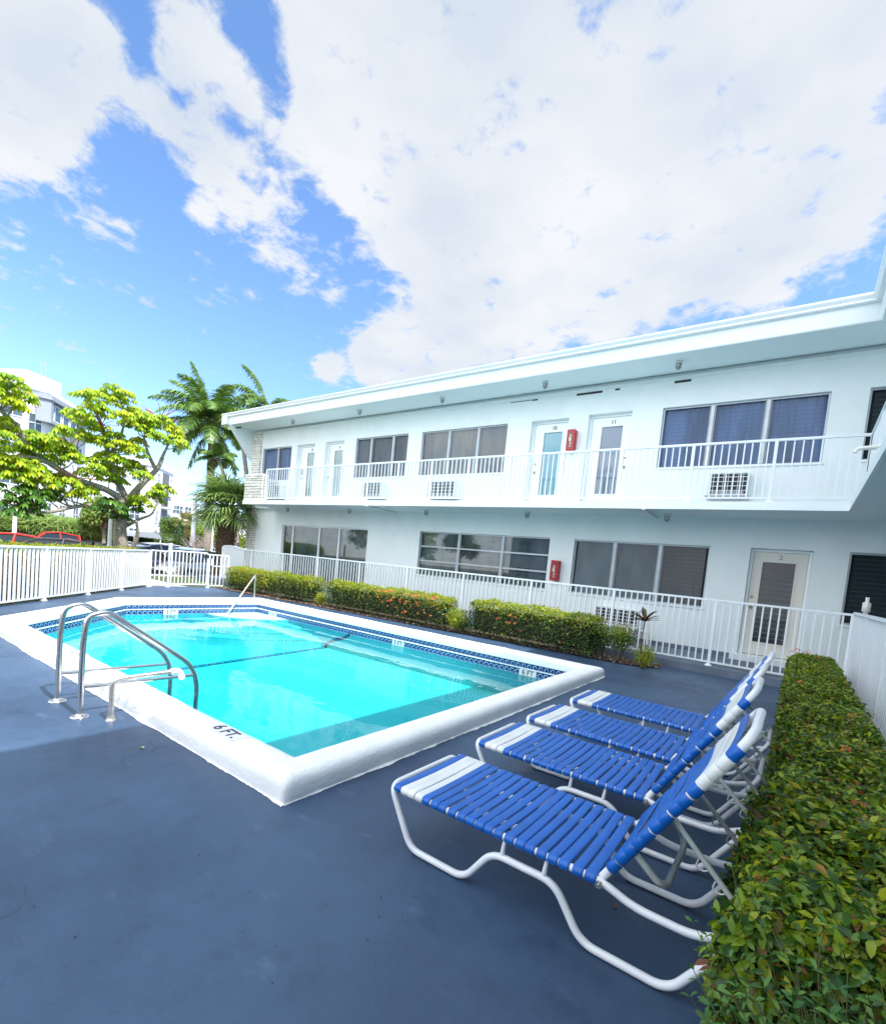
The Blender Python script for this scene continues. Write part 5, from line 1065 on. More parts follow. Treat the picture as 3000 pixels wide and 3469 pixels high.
# ------------------------------------------------------------------ palms
g_palm = leafmat('palm_leaflet', [(0, (.045, .12, .03)), (.5, (.10, .22, .04)), (.85, (.22, .34, .07)), (1, (.36, .44, .12))], .32, .22, spec=.6)
g_fan = leafmat('fan_palm_leaf', [(0, (.08, .16, .045)), (.5, (.16, .27, .08)), (.85, (.27, .37, .12)), (1, (.40, .45, .17))], .38, .25)
g_straw = leafmat('yellowing_frond', [(0, (.14, .17, .05)), (.5, (.28, .26, .08)), (1, (.36, .24, .08))], .5, .2)
def frond(m, mr, c, az, el, L_, droop, n=105, ll=.55, lw=.055, hang=.75, side=0.):
    """one pinnate frond appended to leaflet mesh m and rachis mesh mr"""
    p = Vector(c); d = Vector((math.cos(az) * math.cos(el), math.sin(az) * math.cos(el), math.sin(el))); pts = [p.copy()]; st = L_ / n; side_v = Vector((-math.sin(az), math.cos(az), 0))
    for i in range(n):
        u = i / n; d = (d + Vector((0, 0, -droop * (.3 + 1.6 * u) / n)) + side_v * side / n).normalized(); p = p + d * st; pts.append(p.copy())
        if u < .12: continue
        up = side_v.cross(d); l = ll * (math.sin(math.pi * min(1, .18 + u * .80)) ** .7) * random.uniform(.85, 1.1)
        for sg in (-1, 1):
            v = (side_v * sg * .85 + d * .55 + up * random.uniform(-.1, .35)).normalized(); q1 = p + v * l * .5; v2 = (v + Vector((0, 0, -hang * random.uniform(.7, 1.4)))).normalized(); q2 = q1 + v2 * l * .55; w = d * lw * .5
            m.add([p - w, p + w, q1 + w * .9, q1 - w * .9, q2], [(0, 1, 2, 3), (3, 2, 4)])
    mr.tube([tuple(q) for q in pts[::4] + [pts[-1]]], [.035, .006], 5, cap=False)
def palm(lab, base, top, trunk_r, fronds, shaft=True, group='palms by the far roof corner', L_=2.6, ll=.6, mat=None, bend=None, fruits=False):
    t = empty('palm_tree', base, lab, 'palm tree', group); b = Vector(base); tp = Vector(top) - b; random.seed(int(abs(base[0]) * 10))
    pts = [Vector((0, 0, 0)), (tp * .5 + Vector(bend)) if bend else tp * .5, tp]
    m = MB(); q = []
    for i in range(41):
        u = i / 40; q.append(pts[0] * (1 - u) ** 2 + (pts[1] * 2 - (pts[0] + pts[2]) * .5) * 2 * u * (1 - u) + pts[2] * u * u)
    m.tube(q, [trunk_r * (1.12 if i % 2 else 1.0) * (1.15 - .35 * i / 40) for i in range(41)], 14); m.build('trunk', palm_bark, t)
    if shaft:
        m = MB(); m.tube([tp - Vector((0, 0, .05)), tp + Vector((0, 0, .5)), tp + Vector((0, 0, 1.0))], [trunk_r * .95, trunk_r * .35], 12); m.build('crownshaft', M('green_crownshaft', (.20, .26, .05), .45, var=.2, vs=6), t); tp = tp + Vector((0, 0, .85))
    m = MB(); mr = MB(); random.seed(int(abs(base[1]) * 10))
    for az, el, l, dr, sd in fronds: frond(m, mr, tp, R(az), R(el), L_ * l, dr, ll=ll, side=sd)
    m.build('crown', mat or g_palm, t); mr.build('frond_ribs', M('frond_rib', (.20, .22, .06), .5), t)
    if fruits:
        rg = np.random.default_rng(2); k = 500; p = rg.normal(size=(k, 3)) * [.16, .16, .13] + np.array(Vector(top) - b) + [.30, .28, -.05]
        scatter('flower_cluster', FLW[0], FLW[1], p, rg.normal(size=(k, 3)), .035, leafmat('cream_green_flowers', [(0, (.35, .38, .12)), (1, (.5, .5, .22))], .7, .2), t)
        m = MB(); e = Vector(top) - b; m.obox(e + Vector((.1, .1, .55)), e + Vector((.12, .14, -.25)), .14, .05); m.build('dry_sheath', M('pinkish_dry_sheath', (.50, .34, .24), .8, var=.2, vs=9), t)
    return t
# azimuths: view direction is about 152 deg (from +X), so 62 deg points right, 242 left
palm('tall smooth trunked palm with the largest green crown, left of the roof corner', (-26.4, 14.2, -.4), (-26.5, 14.0, 6.95), .21,
     [(242, 40, 1.05, 1.2, 0), (242, 12, 1.05, 1.3, .1), (225, 62, 1.0, 1.3, .0), (255, 75, 1.0, .9, 0), (62, 50, .95, 1.5, 0), (62, 15, .95, 1.5, 0), (45, 65, .9, 1.4, 0), (90, 35, 1, 1.5, 0), (270, 30, 1, 1.5, 0), (300, 10, 1, 1.6, 0), (330, 40, 1, 1.7, 0), (20, 15, 1, 1.6, 0), (180, 40, 1, 1.5, 0), (150, 30, 1, 1.5, 0), (120, 20, 1, 1.5, 0), (210, -5, .9, 1.6, 0), (330, 5, .9, 1.8, 0), (290, 60, 1, 1.4, 0), (350, 60, .95, 1.4, 0), (80, -50, .9, .8, 0), (235, -60, .85, .7, 0), (262, -5, .95, 1.5, 0), (40, -10, .9, 1.4, 0), (242, 55, .95, 1.6, .1), (62, 35, .95, 1.8, 0), (310, 35, .95, 1.6, 0), (350, 25, .95, 1.7, 0), (200, 20, .95, 1.6, 0), (280, -25, .9, 1.3, 0), (30, 45, .9, 1.5, 0), ], fruits=True, L_=3.2, ll=.85)
palm('slender leaning brown palm trunk crossing in front of the fan palm', (-23.0, 14.0, -.4), (-24.75, 13.45, 5.75), .085,
     [(i * 40 + 11, el, .62, 1.5, 0) for i, el in enumerate((30, 10, 50, 20, 5, 45, 15, 35, 60))], shaft=False, bend=(.35, .1, .35), L_=2.0, ll=.45)
palm('palm mostly hidden behind the roof, its fronds rising above the gutter', (-30.6, 19.0, -.4), (-30.2, 19.7, 9.9), .18,
     [(242, 50, .8, 1.4, 0), (242, 70, .9, 1.3, 0), (225, 25, .8, 1.6, 0), (62, 25, 1.1, 1.0, 0), (62, 10, 1.0, 1.4, 0), (80, 45, .9, 1.5, 0), (30, 30, .9, 1.6, 0), (0, 30, .9, 1.6, 0), (330, 10, .9, 1.6, 0), (300, 25, .9, 1.6, 0), (270, -10, .9, 1.4, 0), (242, -25, .9, 1.2, 0), (180, 30, .9, 1.5, 0), (130, 30, .9, 1.5, 0), (235, -50, .85, .9, 0)], L_=3.6, ll=.85)
palm('pale green feathery palm behind the large palm, level with the gutter', (-31.0, 20.4, -.4), (-31.3, 18.6, 8.6), .16,
     [(i * 27, el, .9, 1.7, 0) for i, el in enumerate((40, 15, 55, 25, 5, 50, 30, 10, 60, 20, 45, 0, 35))], L_=2.8, ll=.7, mat=g_fan)
def fan_palm(lab, base, H_, trunk_r, n, Lp, Lf, mat, seed=1, boots=True, dead=0, group=None, spread=1.):
    t = empty('fan_palm', base, lab, 'palm tree', group); rd = random.Random(seed); m = MB()
    m.lathe((0, 0, 0), [(trunk_r * 1.15, 0), (trunk_r, .3), (trunk_r * 1.05, H_ * .5), (trunk_r * 1.3, H_ * .8), (trunk_r * .9, H_)], 16)
    m.build('trunk', fibre_bark if boots else palm_bark, t)
    if boots:
        m = MB(); k = 0; z = .1
        while z < H_:
            for j in range(7):
                a = j * .9 + k * .45; r = trunk_r * (1.05 + .25 * (z / H_)); c, s = math.cos(a), math.sin(a)
                m.obox((c * r * .85, s * r * .85, z), (c * (r + .10) + s * .05, s * (r + .10) - c * .05, z + .19), .085, .028)
            z += .12; k += 1
        m.build('leaf_boots', M('boot_brown', (.13, .085, .05), .9, var=.35, vs=14), t)
    m = MB(); mp = MB()
    for i in range(n):
        az = i * 2.4 + rd.uniform(-.2, .2); el = R(rd.uniform(78, -28) if i % 3 else rd.uniform(60, 5)); dd = i >= n - dead
        if dd: el = R(rd.uniform(-75, -45))
        d = Vector((math.cos(az) * math.cos(el) * spread, math.sin(az) * math.cos(el) * spread, math.sin(el))).normalized(); c0 = Vector((0, 0, H_ - .05)); hub = c0 + d * Lp * rd.uniform(.7, 1.1) + Vector((0, 0, -.05))
        mp.tube([tuple(c0), tuple(c0 + d * Lp * .5 + Vector((0, 0, .04))), tuple(hub)], [.022, .012], 4, cap=False)
        d2 = (d + Vector((0, 0, -.35))).normalized(); sv = d2.cross(Vector((0, 0, 1))).normalized(); nv = sv.cross(d2); S_ = 26
        for j in range(S_):
            a = R(-118 + 236 * j / (S_ - 1)); v = (d2 * math.cos(a) + sv * math.sin(a) + nv * .25 * abs(math.sin(a))).normalized(); l = Lf * (1 - .25 * abs(a) / 2.1) * rd.uniform(.9, 1.08); w = sv * math.cos(a) * .5 - d2 * math.sin(a) * .5; w = w.normalized() * .030
            q1 = hub + v * l * .55; q2 = q1 + (v + Vector((0, 0, -.75 * rd.uniform(.4, 1.3)))).normalized() * l * .5
            m.add([hub, q1 - w, q1 + w, q2], [(0, 1, 2), (2, 1, 3)])
    m.build('crown', mat, t); mp.build('leaf_stalks', M('stalk_green', (.20, .26, .07), .5), t); return t
fan_palm('shaggy fan palm with a thick brown boot covered trunk beside the stone corner', (-19.75, 11.32, -.3), 3.2, .27, 72, .95, 1.15, g_fan, 3, group=None)
def tree(lab, base, H_, r, n, size, mat, seed=1, tr=.12, name='tree', squash=1., group='trees beyond the parking lot', cat='tree', mat2=None, z0f=.35):
    t = empty(name, base, lab, cat, group); rg = np.random.default_rng(seed); m = MB(); rd = random.Random(seed); cz = H_ - r * squash
    m.tube([(0, 0, 0), (.05, .03, cz * .5), (0, 0, cz)], [tr, tr * .6], 8)
    cl = []
    for k in range(11):
        a = k * 2.4; e = rd.uniform(-.5, 1.2); q = Vector((math.cos(a) * math.cos(e) * r * .62, math.sin(a) * math.cos(e) * r * .62, cz + math.sin(e) * r * squash * .62)); cl.append(q); m.tube([(0, 0, cz * .7), tuple(q * .6 + Vector((0, 0, cz * .3))), tuple(q)], [tr * .4, tr * .12], 5)
    m.build('trunk', bark, t)
    idx = rg.integers(0, len(cl), n); d = rg.normal(size=(n, 3)); d /= np.linalg.norm(d, axis=1, keepdims=True); rr = rg.uniform(.2, 1, (n, 1)) ** .4
    P = np.array([tuple(cl[i]) for i in idx]) + d * rr * r * np.array([.45, .45, .40 * squash]) * rg.uniform(.7, 1.15, (n, 1))
    scatter('crown', LEAF[0], LEAF[1], P, d * .7 + rg.normal(size=(n, 3)) * .5 + [0, 0, .4], size * rg.uniform(.6, 1.3, n), mat, t); return t
g_tree = leafmat('tree_leaf', [(0, (.03, .08, .015)), (.5, (.07, .15, .02)), (1, (.18, .26, .04))]); g_lime = leafmat('lime_tree_leaf', [(0, (.10, .18, .02)), (.6, (.22, .32, .03)), (1, (.34, .38, .05))]); g_cyp = leafmat('cypress_green', [(0, (.015, .05, .015)), (1, (.05, .13, .03))])
g_pine = leafmat('feathery_pine_green', [(0, (.08, .16, .025)), (.5, (.17, .27, .05)), (1, (.28, .38, .09))], .6, .25)
fan_palm('yellowing fan palm with a ragged skirt beyond the gate, beside the cypress', (-41.2, 20.2, -.4), 3.2, .2, 34, .6, .85, g_straw, 7, boots=False, dead=14, group='trees beyond the parking lot')
tree('lime green tree beyond the gate, right of the lamp post', (-39.6, 20.9, -.4), 3.6, 1.25, 5200, .16, g_lime, 4)
tree('bushy green tree behind the cypress beyond the gate', (-44.0, 20.4, -.4), 3.9, 1.2, 5000, .17, g_tree, 6)
tree('green tree in front of the far building, right of the shaggy fan palm trunk', (-24.6, 15.9, -.4), 3.3, 1.2, 5200, .12, g_lime, 8)
tree('dark green shrubby tree tucked behind the stone corner', (-22.6, 14.6, -.4), 1.9, .8, 3600, .14, g_cyp, 9)
tree('feathery young tree between umbrella tree and white building', (-31.0, 10.7, -.4), 3.9, 1.1, 6500, .2, g_pine, 10, squash=1.1)
t = empty('cypress', (-40.2, 19.1, -.4), 'narrow dark green columnar cypress beyond the gate', 'tree', 'trees beyond the parking lot'); rg = np.random.default_rng(1); n = 4200
z = rg.uniform(.1, 3.2, n); a = rg.uniform(0, 6.28, n); rr = .46 * np.sin(np.pi * np.clip(.18 + z / 3.2 * .8, 0, 1)) * rg.uniform(.6, 1.1, n); P = np.stack([np.cos(a) * rr, np.sin(a) * rr, z], 1)
scatter('crown', LEAF[0], LEAF[1], P, np.stack([np.cos(a), np.sin(a), .5 + 0 * a], 1) + rg.normal(size=(n, 3)) * .4, .14, g_cyp, t); m = MB(); m.tube([(0, 0, 0), (0, 0, 2.8)], [.08, .03], 6); m.build('trunk', bark, t)
# flat topped feathery hedge behind the cars, raised on dark trunks
def feather_hedge(lab, a, b, w, z0, z1, n, size, mat, seed, group=None):
    a, b = np.array(a), np.array(b); L_ = np.linalg.norm(b - a); d = (b - a) / L_; nn_ = np.array([-d[1], d[0]]); rg = np.random.default_rng(seed)
    t = empty('tall_hedge', (*((a + b) / 2), -.4), lab, 'hedge', group); u = rg.uniform(-.5, .5, n) * L_; an = rg.uniform(0, 2 * np.pi, n); rr = rg.uniform(.55, 1, n) ** .5
    bump = 1 + .12 * np.sin(u * 1.7) + .08 * np.sin(u * 4.1 + 1); wx = np.cos(an) * w / 2 * rr * bump; zz_ = (z0 + z1) / 2 + .4 + np.sign(np.sin(an)) * np.abs(np.sin(an)) ** .7 * (z1 - z0) / 2 * rr * bump
    P = np.stack([d[0] * u + nn_[0] * wx, d[1] * u + nn_[1] * wx, zz_], 1); N = np.stack([nn_[0] * np.cos(an), nn_[1] * np.cos(an), np.sin(an) + .3], 1) + rg.normal(size=(n, 3)) * .4
    scatter('foliage', [(0, -.08, 0), (0, .08, 0), (1, 0, .12)], [(0, 1, 2)], P, N, size * rg.uniform(.5, 1.3, n), mat, t)
    m = MB(); rd = random.Random(seed)
    for k in range(int(L_ / .9)):
        q = -L_ / 2 + .4 + k * .9; m.tube([(d[0] * q, d[1] * q, 0), (d[0] * q + rd.uniform(-.2, .2), d[1] * q, z0 + .6)], [.07, .05], 6)
    hb = (z1 - z0) * .22; A_ = [tuple(d * s * L_ * .49 + nn_ * w * .3 * g) for s, g in ((-1, -1), (1, -1), (1, 1), (-1, 1))]
    m.prism(A_, (z0 + z1) / 2 + .4 - hb, (z0 + z1) / 2 + .4 + hb, 1); m.build('trunks', [twig_mat, hedge_core], t); return t  # prism adds the same dark core inside the foliage
feather_hedge('long feathery clipped hedge on dark trunks behind the red pickup', (-34.5, -4.0), (-32.0, 11.4), 2.4, .95, 2.02, 42000, .34, g_pine, 3)
feather_hedge('clipped green hedge in front of the balconied building', (-40.2, 14.6), (-38.2, 18.6), 1.4, .1, 1.75, 9000, .2, g_tree, 4)
m = MB(); m.box(-38.2, -37.9, -6, 14, -.4, 1.6); o = m.build('dark_wall', M('dark_garden_wall', (.05, .05, .05), .9)); tag(o, 'dark low wall behind the feathery hedge', 'wall')  # very dark low box behind the hedge trunks
# bare branched shrub and planter beyond the gate
t = empty('bare_shrub', (-26.0, 13.3, -.4), 'leafless twisting shrub beyond the gate', 'shrub'); m = MB(); rd = random.Random(6)
def twigs(p, d, l, r, k):
    q = p + d * l; mid = (p + q) / 2 + Vector((rd.uniform(-.1, .1), rd.uniform(-.1, .1), 0)); m.tube([tuple(p), tuple(mid), tuple(q)], [r, r * .6], 6, cap=False)
    if k: 
        for _ in range(2 + (k > 2)): twigs(q, (d + Vector((rd.uniform(-.7, .7), rd.uniform(-.7, .7), rd.uniform(-.1, .4)))).normalized(), l * .72, r * .6, k - 1)
for k in range(3): twigs(Vector((rd.uniform(-.1, .1), rd.uniform(-.1, .1), 0)), Vector((rd.uniform(-.3, .3), rd.uniform(-.3, .3), 1)).normalized(), .8, .05, 4)
m.build('branches', M('pale_twig', (.33, .27, .22), .9), t)
bush('shrub', 'red and orange leaved low shrub beyond the short fence section', 'shrub', (-22.9, 12.4, .35), .7, .6, .45, 2200, .10, g_red, None, seed=51, stems=12)
for i, (x, y, s, lab) in enumerate(((-24.4, 13.0, 1.0, 'spiky green yucca in front of the parked cars beyond the gate'), (-20.9, 12.3, .8, 'dark spiky yucca beside the fan palm trunk'), (-20.4, 11.6, .9, 'dark spiky clump at the foot of the fan palm'))):
    t = empty('yucca', (x, y, -.35), lab, 'plant', 'spiky plants near the stone corner'); mm = MB(); rd = random.Random(i)
    for k in range(70):
        a = rd.uniform(0, 6.28); e = rd.uniform(.1, 1.4); l = s * rd.uniform(.6, 1.0); c, q = math.cos(a), math.sin(a); b0 = Vector((0, 0, .25 * s + rd.uniform(0, .7) * s * .9)); v = Vector((c * math.cos(e), q * math.cos(e), math.sin(e))); w = Vector((-q, c, 0)) * .03 * s
        mm.add([b0 - w, b0 + w, b0 + v * l * .6 + w * .8 + Vector((0, 0, -.02)), b0 + v * l * .6 - w * .8, b0 + v * l + Vector((0, 0, -.08 * s))], [(0, 1, 2, 3), (3, 2, 4)])
    mm.tube([(0, 0, -.1), (0, 0, s * .8)], .05 * s, 6); mm.build('leaves', g_cyp if i else g_tree, t)

# ------------------------------------------------------------------ parked cars
def carpaint(name, c, metal=.0): return M(name, c, .25, metal=metal, coat=.6, var=.02, vs=1.)
P_red = carpaint('red_car_paint', (.62, .045, .03)); P_blk = carpaint('black_car_paint', (.012, .013, .016)); P_gry = carpaint('grey_car_paint', (.10, .11, .125), .4); P_wht = carpaint('white_car_paint', (.74, .75, .76)); P_slv = carpaint('silver_car_paint', (.50, .51, .53), .3); P_nvy = carpaint('dark_navy_car_paint', (.035, .035, .065), .2)
def car(kind, paint, loc, rz, lab):
    """x forward; body lofted from side sections, glazed greenhouse, wheels, lamps"""
    t = empty('parked_car', loc, lab, 'car', 'cars in the parking lot', R(rz))
    sp = dict(sedan=dict(L=4.6, W=.90, H=1.45, belt=.92, sec=[(-2.3, .45, .72, .62), (-2.22, .28, .88, .80), (-1.5, .22, .98, .88), (0, .20, .93, .90), (.9, .20, .93, .90), (1.75, .22, .80, .87), (2.15, .26, .66, .76), (2.3, .40, .56, .58)], gh=[(-1.85, .98, .0), (-1.05, 1.40, .0), (-.2, 1.46, 0), (.35, 1.40, 0), (1.15, .93, 0)]),
              suv=dict(L=4.7, W=.95, H=1.75, belt=1.05, sec=[(-2.35, .5, .95, .80), (-2.28, .32, 1.08, .90), (-1.2, .26, 1.10, .95), (0, .25, 1.07, .95), (1.0, .25, 1.06, .95), (1.8, .28, .98, .92), (2.2, .32, .82, .84), (2.35, .5, .68, .66)], gh=[(-2.3, 1.08, 0), (-2.05, 1.64, 0), (-.6, 1.76, 0), (.2, 1.70, 0), (1.05, 1.08, 0)]),
              pickup=dict(L=5.4, W=.97, H=1.8, belt=1.12, sec=[(-2.7, .5, 1.05, .92), (-2.62, .42, 1.10, .95), (-.9, .34, 1.10, .97), (0, .32, 1.12, .97), (1.2, .32, 1.12, .97), (2.2, .36, 1.06, .95), (2.6, .42, .92, .88), (2.7, .55, .80, .78)], gh=[(-.85, 1.10, 0), (-.72, 1.72, 0), (.1, 1.84, 0), (.65, 1.76, 0), (1.35, 1.12, 0)]))[kind]
    V = []; ring = []
    for x, zb, zt, w in sp['sec']:
        zm = zb + (zt - zb) * .55; ring = [(x, -w * .93, zb), (x, -w, zm - .12), (x, -w, zm + .05), (x, -w * .97, zt - .06), (x, -w * .86, zt), (x, 0, zt + .025), (x, w * .86, zt), (x, w * .97, zt - .06), (x, w, zm + .05), (x, w, zm - .12), (x, w * .93, zb)]
        V += ring
    k = len(ring); S_ = len(sp['sec']); m = MB()
    m.add(V, [(i * k + j, (i + 1) * k + j, (i + 1) * k + j + 1, i * k + j + 1) for i in range(S_ - 1) for j in range(k - 1)] + [tuple(range(k)), tuple(range((S_ - 1) * k, S_ * k))[::-1]] + [(i * k, i * k + k - 1, (i + 1) * k + k - 1, (i + 1) * k) for i in range(S_ - 1)], 0, True)
    g = sp['gh']; W_ = sp['W']; top = [(x, z) for x, z, _ in g[1:-1]]
    # roof panel and pillars in body colour
    for (xa, za), (xb, zb_) in zip(top, top[1:]): m.quad((xa, -W_ * .70, za - .012), (xb, -W_ * .70, zb_ - .012), (xb, -W_ * .55, zb_ + .02), (xa, -W_ * .55, za + .02)); m.quad((xa, -W_ * .55, za + .02), (xb, -W_ * .55, zb_ + .02), (xb, W_ * .55, zb_ + .02), (xa, W_ * .55, za + .02)); m.quad((xa, W_ * .55, za + .02), (xb, W_ * .55, zb_ + .02), (xb, W_ * .70, zb_ - .012), (xa, W_ * .70, za - .012))
    for s in (-1, 1):
        a, b, c, d = g[0], g[1], g[-2], g[-1]
        for p, q, w in ((a, b, .09), (d, c, .05), ((g[2][0] - .1, sp['belt'], 0), (g[2][0], g[2][1] - .01, 0), .07)):
            m.obox((p[0], s * W_ * .86, p[1]), (q[0], s * W_ * .70, q[1]), .05, w)
        for (xa, za), (xb, zb_) in zip(top, top[1:]): m.obox((xa, s * W_ * .70, za - .01), (xb, s * W_ * .70, zb_ - .01), .05, .05)
    if kind == 'pickup': m.box(-2.6, -.95, -.80, .80, 1.02, 1.06, 1)
    m.build('body', [paint, black_grey], t)
    m = MB(); VV = []
    for x, z, _ in g: 
        w = W_ * (.70 if z > sp['belt'] + .25 else .86); VV += [(x, -w * .98, z - .012), (x, w * .98, z - .012)]
    m.add(VV, [(2 * i, 2 * i + 2, 2 * i + 3, 2 * i + 1) for i in range(len(g) - 1)])
    for s in (0, 1):
        sg = -1 if s == 0 else 1; base = [(g[0][0], sg * W_ * .85, g[0][1] - .02), (g[-1][0], sg * W_ * .85, g[-1][1] - .02)]
        m.add([base[0]] + [VV[2 * i + s] for i in range(1, len(g) - 1)] + [base[1]], [tuple(range(len(g)))])
    m.build('windows', car_glass, t)
    for x in (-sp['L'] * .31, sp['L'] * .31):
        for s in (-1, 1):
            m = MB(); y = s * (W_ - .06); m.tube([(x, y - .11, .33), (x, y + .11, .33)], .33, 20); wh = m.build('tyre', tyre, t)
            m = MB(); m.tube([(x, y - .115, .33), (x, y + .115, .33)], .20, 14); m.build('rim', M('alloy_rim', (.5, .5, .52), .3, metal=.8), wh)
            m = MB(); m.tube([(x, y - .02, .36), (x, y + .06 * s + .02 * s, .36)], .39, 20); 
    sx = sp['sec']
    for s in (-1, 1):
        zl = sx[-2][2] - .06; m = MB(); m.bbox(sx[-2][0] - .10, sx[-2][0] + .10, s * sx[-2][3] * .95 - .17, s * sx[-2][3] * .95 + .03 * s + .05, zl - .12, zl, .03); m.build('headlight', headlamp, t)
        zl = sx[1][2] - .08; m = MB(); m.bbox(sx[1][0] - .06, sx[1][0] + .08, s * sx[1][3] * .93 - .14, s * sx[1][3] * .93 + .10, zl - .14, zl, .03); m.build('tail_light', taillamp, t)
    m = MB(); m.box(sx[-1][0] - .05, sx[-1][0] + .03, -.45, .45, .42, .52); m.build('grille', black_grey, t)
    if lab.startswith('black'):
        m = MB()
        for s in (-1, 1): m.tube([(-1.6, s * .6, 1.80), (-1.4, s * .6, 1.85), (.1, s * .6, 1.85), (.3, s * .6, 1.78)], .02, 6)
        m.build('roof_rack', black_grey, t)
    return t
G_ = -.4
car('sedan', P_red, (-26.4, 6.2, G_), 75, 'bright red sedan behind the left end of the hedge')
pk = car('pickup', P_red, (-29.2, 8.3, G_), 258, 'bright red pickup truck with a dark cargo bed')
pk.scale = (.9, .9, .9)
car('sedan', P_gry, (-24.0, 7.2, G_ - .02), 70, 'dark grey sedan with a curved roof beside the red pickup')
car('suv', P_blk, (-32.0, 9.0, G_ - .25), 80, 'black off roader with roof rack behind the dark grey sedan')
car('sedan', P_wht, (-33.0, 11.9, G_ - .02), 200, 'white hatchback parked behind the umbrella tree trunk')
car('sedan', P_slv, (-22.7, 11.3, G_), -58, 'silver sedan seen through the pool gate')
car('sedan', P_nvy, (-22.3, 8.9, G_), 130, 'dark purple sedan seen through the fence left of the pool gate')
car('sedan', P_wht, (-25.6, 12.9, G_), -55, 'white sedan behind the silver one')
car('sedan', P_slv, (-31.4, 13.3, G_), -80, 'pale silver sedan in the far row, left of the gate post')
car('suv', P_wht, (-35.6, 15.4, G_ - .3), -75, 'white estate car in the far row in front of the clipped hedge')
car('sedan', P_nvy, (-32.2, 16.3, G_ + .05), 250, 'dark navy coupe in the far row behind the gate')
car('sedan', P_wht, (-36.5, 19.9, G_), 240, 'white car under the lime green tree')
car('suv', P_wht, (-33.5, 19.0, G_ - .25), 70, 'white car behind the bare shrub')
car('sedan', P_wht, (-31.0, 18.8, G_), 70, 'white car left of the fan palm trunk')

# ------------------------------------------------------------------ far buildings
def block(t, pts, z0, z1, mat, name='wall', par=True):
    m = MB(); m.prism(pts, z0, z1); return loose(m.build(name, mat), t)
def wins(t, a, b, zs, us, w, h, mull=1, name='window', proud=.05):
    """framed windows on the vertical wall a-b (outside on the right hand side when walking a to b)"""
    a, b = Vector(a), Vector(b); L_ = (b - a).length; d = (b - a) / L_; n = Vector((d.y, -d.x)); dy = Vector((d.x, d.y, 0)); nn3 = Vector((n.x, n.y, 0))
    for z in zs:
        for u in us:
            c = Vector((a.x, a.y, z)) + dy * u * L_; m = MB()
            for s in (-1, 1): m.obox(c + dy * s * w / 2 - Vector((0, 0, h / 2)) + nn3 * proud / 2, c + dy * s * w / 2 + Vector((0, 0, h / 2)) + nn3 * proud / 2, .08, proud * 2, up=tuple(nn3))
            for s in [-1, 1] + ([0] if mull else []): m.obox(c - dy * w / 2 + Vector((0, 0, s * h / 2)) + nn3 * proud / 2, c + dy * w / 2 + Vector((0, 0, s * h / 2)) + nn3 * proud / 2, proud * 2, .07)
            if mull: m.obox(c - Vector((0, 0, h / 2)) + nn3 * proud / 2, c + Vector((0, 0, h / 2)) + nn3 * proud / 2, .06, proud * 1.6, up=tuple(nn3))
            f = loose(m.build(name, far_white), t); m = MB(); q = nn3 * .02
            m.quad(c - dy * w / 2 - Vector((0, 0, h / 2)) + q, c + dy * w / 2 - Vector((0, 0, h / 2)) + q, c + dy * w / 2 + Vector((0, 0, h / 2)) + q, c - dy * w / 2 + Vector((0, 0, h / 2)) + q); o = m.build('pane', far_glass); o.parent = f
b1 = empty('apartment_tower', (-55, 12, -.4), 'white apartment block at the far left with a grey framed top floor bay', 'building', 'apartment buildings beyond the parking lot')
A1, A2, A3 = (-54.2, 4.0), (-53.3, 13.7), (-59.2, 18.5)
block(b1, [A1, A2, A3, (-64, 12), (-62, 2)], -.4, 12.7, far_white)
block(b1, [(-53.95, 3.9), (-53.1, 13.75), (-59.3, 18.75), (-64, 12), (-62, 2)], 12.7, 13.05, far_white, 'parapet')
block(b1, [(-54.7, 12.6), (-56.3, 15.5), (-58.4, 14.4), (-57.4, 11.4)], 13.05, 14.5, far_white, 'penthouse')
wins(b1, A1, A2, (10.0, 7.2, 4.4, 1.8), (.93,), .9, 1.5); wins(b1, A1, A2, (10.9, 8.1, 5.3, 2.4), (.15, .38, .60, .78), 1.3, 1.3)
block(b1, [(-52.75, 12.9), (-52.6, 13.9), (-58.9, 19.2), (-59.4, 18.4), (-53.4, 13.5)], 10.2, 10.45, far_grey, 'bay_sill'); block(b1, [(-52.75, 12.9), (-52.6, 13.9), (-58.9, 19.2), (-59.4, 18.4), (-53.4, 13.5)], 12.1, 12.45, far_grey, 'bay_hood')
block(b1, [(-52.9, 12.95), (-52.75, 13.9), (-53.2, 14.2), (-53.4, 13.4)], 10.45, 12.1, far_grey, 'bay_cheek')
wins(b1, (-53.3, 14.0), (-59.0, 18.6), (11.25,), (.16, .36, .55, .8), 1.1, 1.3, 0); wins(b1, A2, A3, (8.6, 5.7, 2.8), (.12, .45, .8), 1.1, 1.4)
for x, y in ((-56.6, 14.4), (-56.3, 14.0)):
    m = MB(); m.tube([(x, y, 14.5), (x, y, 15.9)], .04, 6); loose(m.build('roof_mast', far_grey), b1)
b2 = empty('balcony_building', (-67, 28, -.4), 'white building with stacked balconies beyond the umbrella tree', 'building', 'apartment buildings beyond the parking lot')
B1, B2, B3, B4 = (-66.5, 20.0), (-64.4, 27.4), (-69.0, 31.5), (-70.9, 32.6)
block(b2, [B1, B2, B3, B4, (-78, 30), (-74, 18)], -.4, 9.9, far_white)
block(b2, [(-66.6, 19.9), (-64.2, 27.4), (-69.0, 31.7), (-78, 30), (-74, 18)], 9.9, 10.5, far_white, 'parapet')
d = (Vector(B3) - Vector(B2)); dn = Vector((d.y, -d.x)).normalized(); bal = far_grey
